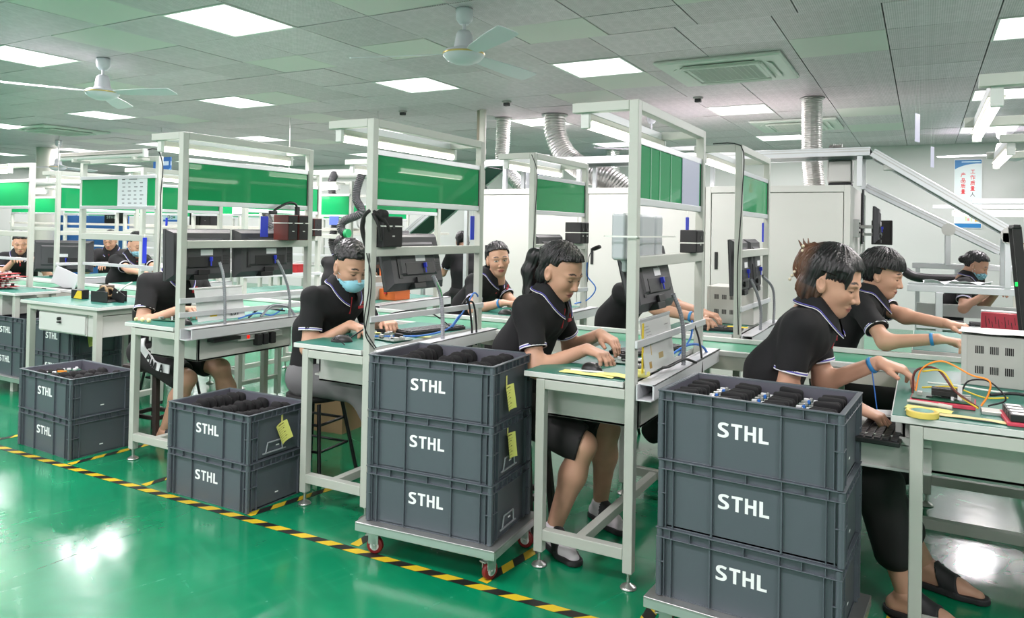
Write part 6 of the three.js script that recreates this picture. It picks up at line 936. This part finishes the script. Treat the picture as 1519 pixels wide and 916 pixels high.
// second line of benches farther back: long tables, frames along x
for (let i = 0; i < 5; i++) {
  const x1 = -5.75 - i * 1.45; crossFrame(x1 - 1.3, x1, -6.62, ['green-board frame with hanging hoses beyond the speakers', 'green-board frame behind the worker in shorts', 'green-board frame behind the schedule board', 'green-board frame with photo sheets beside the blue partition', 'green-board frame at the end of the far line'][i]);
  tubeLamp(x1 - .1, 1.84, -6.5, 1.1, ['lit tube lamp before the hanging hoses', 'lit tube lamp beyond the worker in shorts', 'lit tube lamp beyond the schedule board', 'lit tube lamp by the blue partition', 'lit tube lamp at the end of the far line'][i], true);
}
{ const t = thing('long_bench', 'long white bench of the far line', 'bench', [0, 0, 0]); mesh('top', B(-13, -5.6, .77, .80, -7.2, -6.6, .003), M.white, t); mesh('shelf', B(-13, -5.6, 1.345, 1.375, -7.0, -6.66, .003), M.cream, t); for (let x = -12.9; x < -5.5; x += 1.2) mesh('leg', B(x - .02, x + .02, 0, .77, -6.66, -6.62, .002), M.frame, t); }
{ const t = thing('long_bench', 'long white bench with a wooden-edged shelf before the blue partition', 'bench', [0, 0, 0]); mesh('top', B(-16, -6.6, .77, .80, -9.2, -8.6, .003), M.white, t); mesh('shelf', B(-16, -6.0, 1.30, 1.33, -9.0, -8.6, .003), M.cream, t); for (let x = -15.9; x < -6.5; x += 1.5) mesh('post', B(x - .02, x + .02, 0, 1.9, -8.64, -8.6, .002), M.frame, t); }
for (let i = 0; i < 4; i++) crossFrame(-15.5 + i * 2.2, -13.7 + i * 2.2, -9.5, 'distant green-board frame ' + ['at the end of the hall', 'before the white back wall, second from the column', 'left of the hanging blue sign', 'right of the hanging blue sign'][i]);
solo('partition', [bx(3.0, 1.5, .03, -14.0, .76, -8.4, .003)], M.bluePartition, 'blue partition panel behind the far line', 'partition');
// corrugated fume hoses and ring lamps
const hose = (pts, label) => solo('fume_hose', ribTube(pts, .045, 360, 10, .10, 6), mat([.07, .07, .075], .45), label, 'hose', 'grey corrugated hoses');
{ const t = thing('vent_pipe', 'white round ventilation pipe above the far line', 'pipe', [0, 0, 0]); mesh('pipe', cyl(.06, .06, 7.6, -9.0, 2.02, -6.85, 'x', 18), M.white, t); for (const x of [-12, -9.5, -7, -5.6]) mesh('hanger', cyl(.006, .006, .7, x, 2.40, -6.85, 'y', 6), M.steel, t); }
hose([[-5.55, 2.02, -6.80], [-5.52, 2.10, -6.66], [-5.56, 2.0, -6.56], [-5.60, 1.72, -6.50], [-5.50, 1.56, -6.48], [-5.72, 1.44, -6.42], [-5.72, 1.36, -6.40], [-5.66, 1.32, -6.40]], 'long dark hose hooked over the far green board, ending in a green collar'); hose([[-6.95, 2.02, -6.80], [-6.95, 2.08, -6.68], [-6.98, 1.95, -6.55], [-7.05, 1.6, -6.52], [-6.95, 1.4, -6.52], [-6.9, 1.28, -6.55]], 'pale hose slanting above the monitors of the worker in shorts'); hose([[-6.2, 2.02, -6.8], [-6.15, 1.9, -6.70], [-6.1, 1.45, -6.72], [-6.12, 1.2, -6.70], [-6.0, .95, -6.7]], 'dark hose beside the pink hair clip');
solo('hose_collar', cyl(.05, .05, .04, -5.63, 1.318, -6.40, 'x', 16), mat([.02, .35, .12], .5), 'green collar on a hose end', 'collar'); solo('clip_card', bx(.14, .1, .004, -6.0, 1.46, -6.588, 0), mat([.10, .16, .62], .5), 'blue card clipped under the far board', 'card');
for (const [x, y, z, l] of [[-5.62, 1.45, -6.72, 'white ring magnifier lamp by the far post'], [-5.95, 1.16, -6.72, 'white oval magnifier lamp above the masked man'], [-10.0, 1.72, -6.9, 'white round wall fan behind the schedule board']]) { const t = thing('ring_lamp', l, 'lamp', [x, y, z], .5, 'white ring lamps'); mesh('ring', new THREE.TorusGeometry(.1, .02, 8, 28), M.white, t); mesh('lens', cyl(.085, .085, .006, 0, 0, 0, 'z', 24), phys([.5, .52, .52], .1), t); mesh('arm', tube([[0, -.1, 0], [.02, -.2, 0], [-.02, -.35, -.05]], .008, 12, 6), M.white, t); }
solo('printed_panel', bx(.54, .16, .02, -10.38, 1.456, -6.78, .002), mat(0xffffff, .4, { map: canvasTex(256, 128, (g, w, h) => { g.fillStyle = '#101214'; g.fillRect(0, 0, w, h); g.fillStyle = '#cdd3d6'; g.font = 'bold 44px sans-serif'; g.fillText('STHL', 24, 70); }) }), 'black panel with white lettering on the far shelf', 'panel');
speaker(-8.68, 1.375, -6.85, .2, .18, .12, 'black speaker on the far shelf, left of a pair', M.black, { turn: -1.57 }); speaker(-8.46, 1.375, -6.85, .2, .18, .12, 'black speaker on the far shelf, right of a pair', M.black, { turn: -1.57 });
solo('paper_notice', bx(.33, .3, .004, -8.85, 1.70, -6.585, 0), M.paper, 'white notice sheet beside the front post of the shorts worker', 'notice'); solo('paper_notice', bx(.2, .22, .004, -7.6, 1.64, -6.585, 0), M.paper, 'white notice sheet on a far green board', 'notice'); solo('photo_sheet', bx(.17, .2, .004, -10.0, 1.63, -6.585, 0), mat(0xffffff, .5, { map: canvasTex(64, 96, (g) => { g.fillStyle = '#cfd2d4'; g.fillRect(0, 0, 64, 96); g.fillStyle = '#3c3f44'; g.fillRect(4, 22, 26, 30); g.fillRect(34, 22, 26, 30); g.fillRect(4, 58, 26, 32); g.fillRect(34, 58, 26, 32); }) }), 'sheet of dark photographs on the far green board', 'sheet');
for (const [x, z, h, w, l, m] of [[-8.0, -6.9, .12, .25, 'white carton on the far bench behind the speakers', M.white], [-7.0, -7.0, .1, .2, 'red tray on the far bench', M.red], [-9.9, -6.8, .08, .3, 'dark device on the far bench', M.black], [-11.2, -6.8, .1, .35, 'grey device on the far bench beside the blue partition', M.offwhite], [-8.8, -6.85, .05, .2, 'green folder on the far bench', mat([.03, .3, .12], .5)]]) { const t = thing('bench_box', l, 'box', [x, .8, z], .1, 'boxes on the far benches'); mesh('body', bx(w, h, .18, 0, h / 2, 0, .006), m, t); mesh('lid', bx(w + .006, .012, .186, 0, h, 0, .003), m, t); }
{ const t = thing('laptop_stand', 'grey document stand on the table behind the crossed frames', 'stand', [-6.9, TY - .03, -4.0], .4); mesh('plate', bar([0, .02, 0], [.06, .17, 0], .008, .24, .002, [0, 0, 1]), M.aluFlat, t); mesh('base', bx(.2, .015, .26, 0, .0075, 0, .003), M.black, t); }
renderer.render(scene, camera);
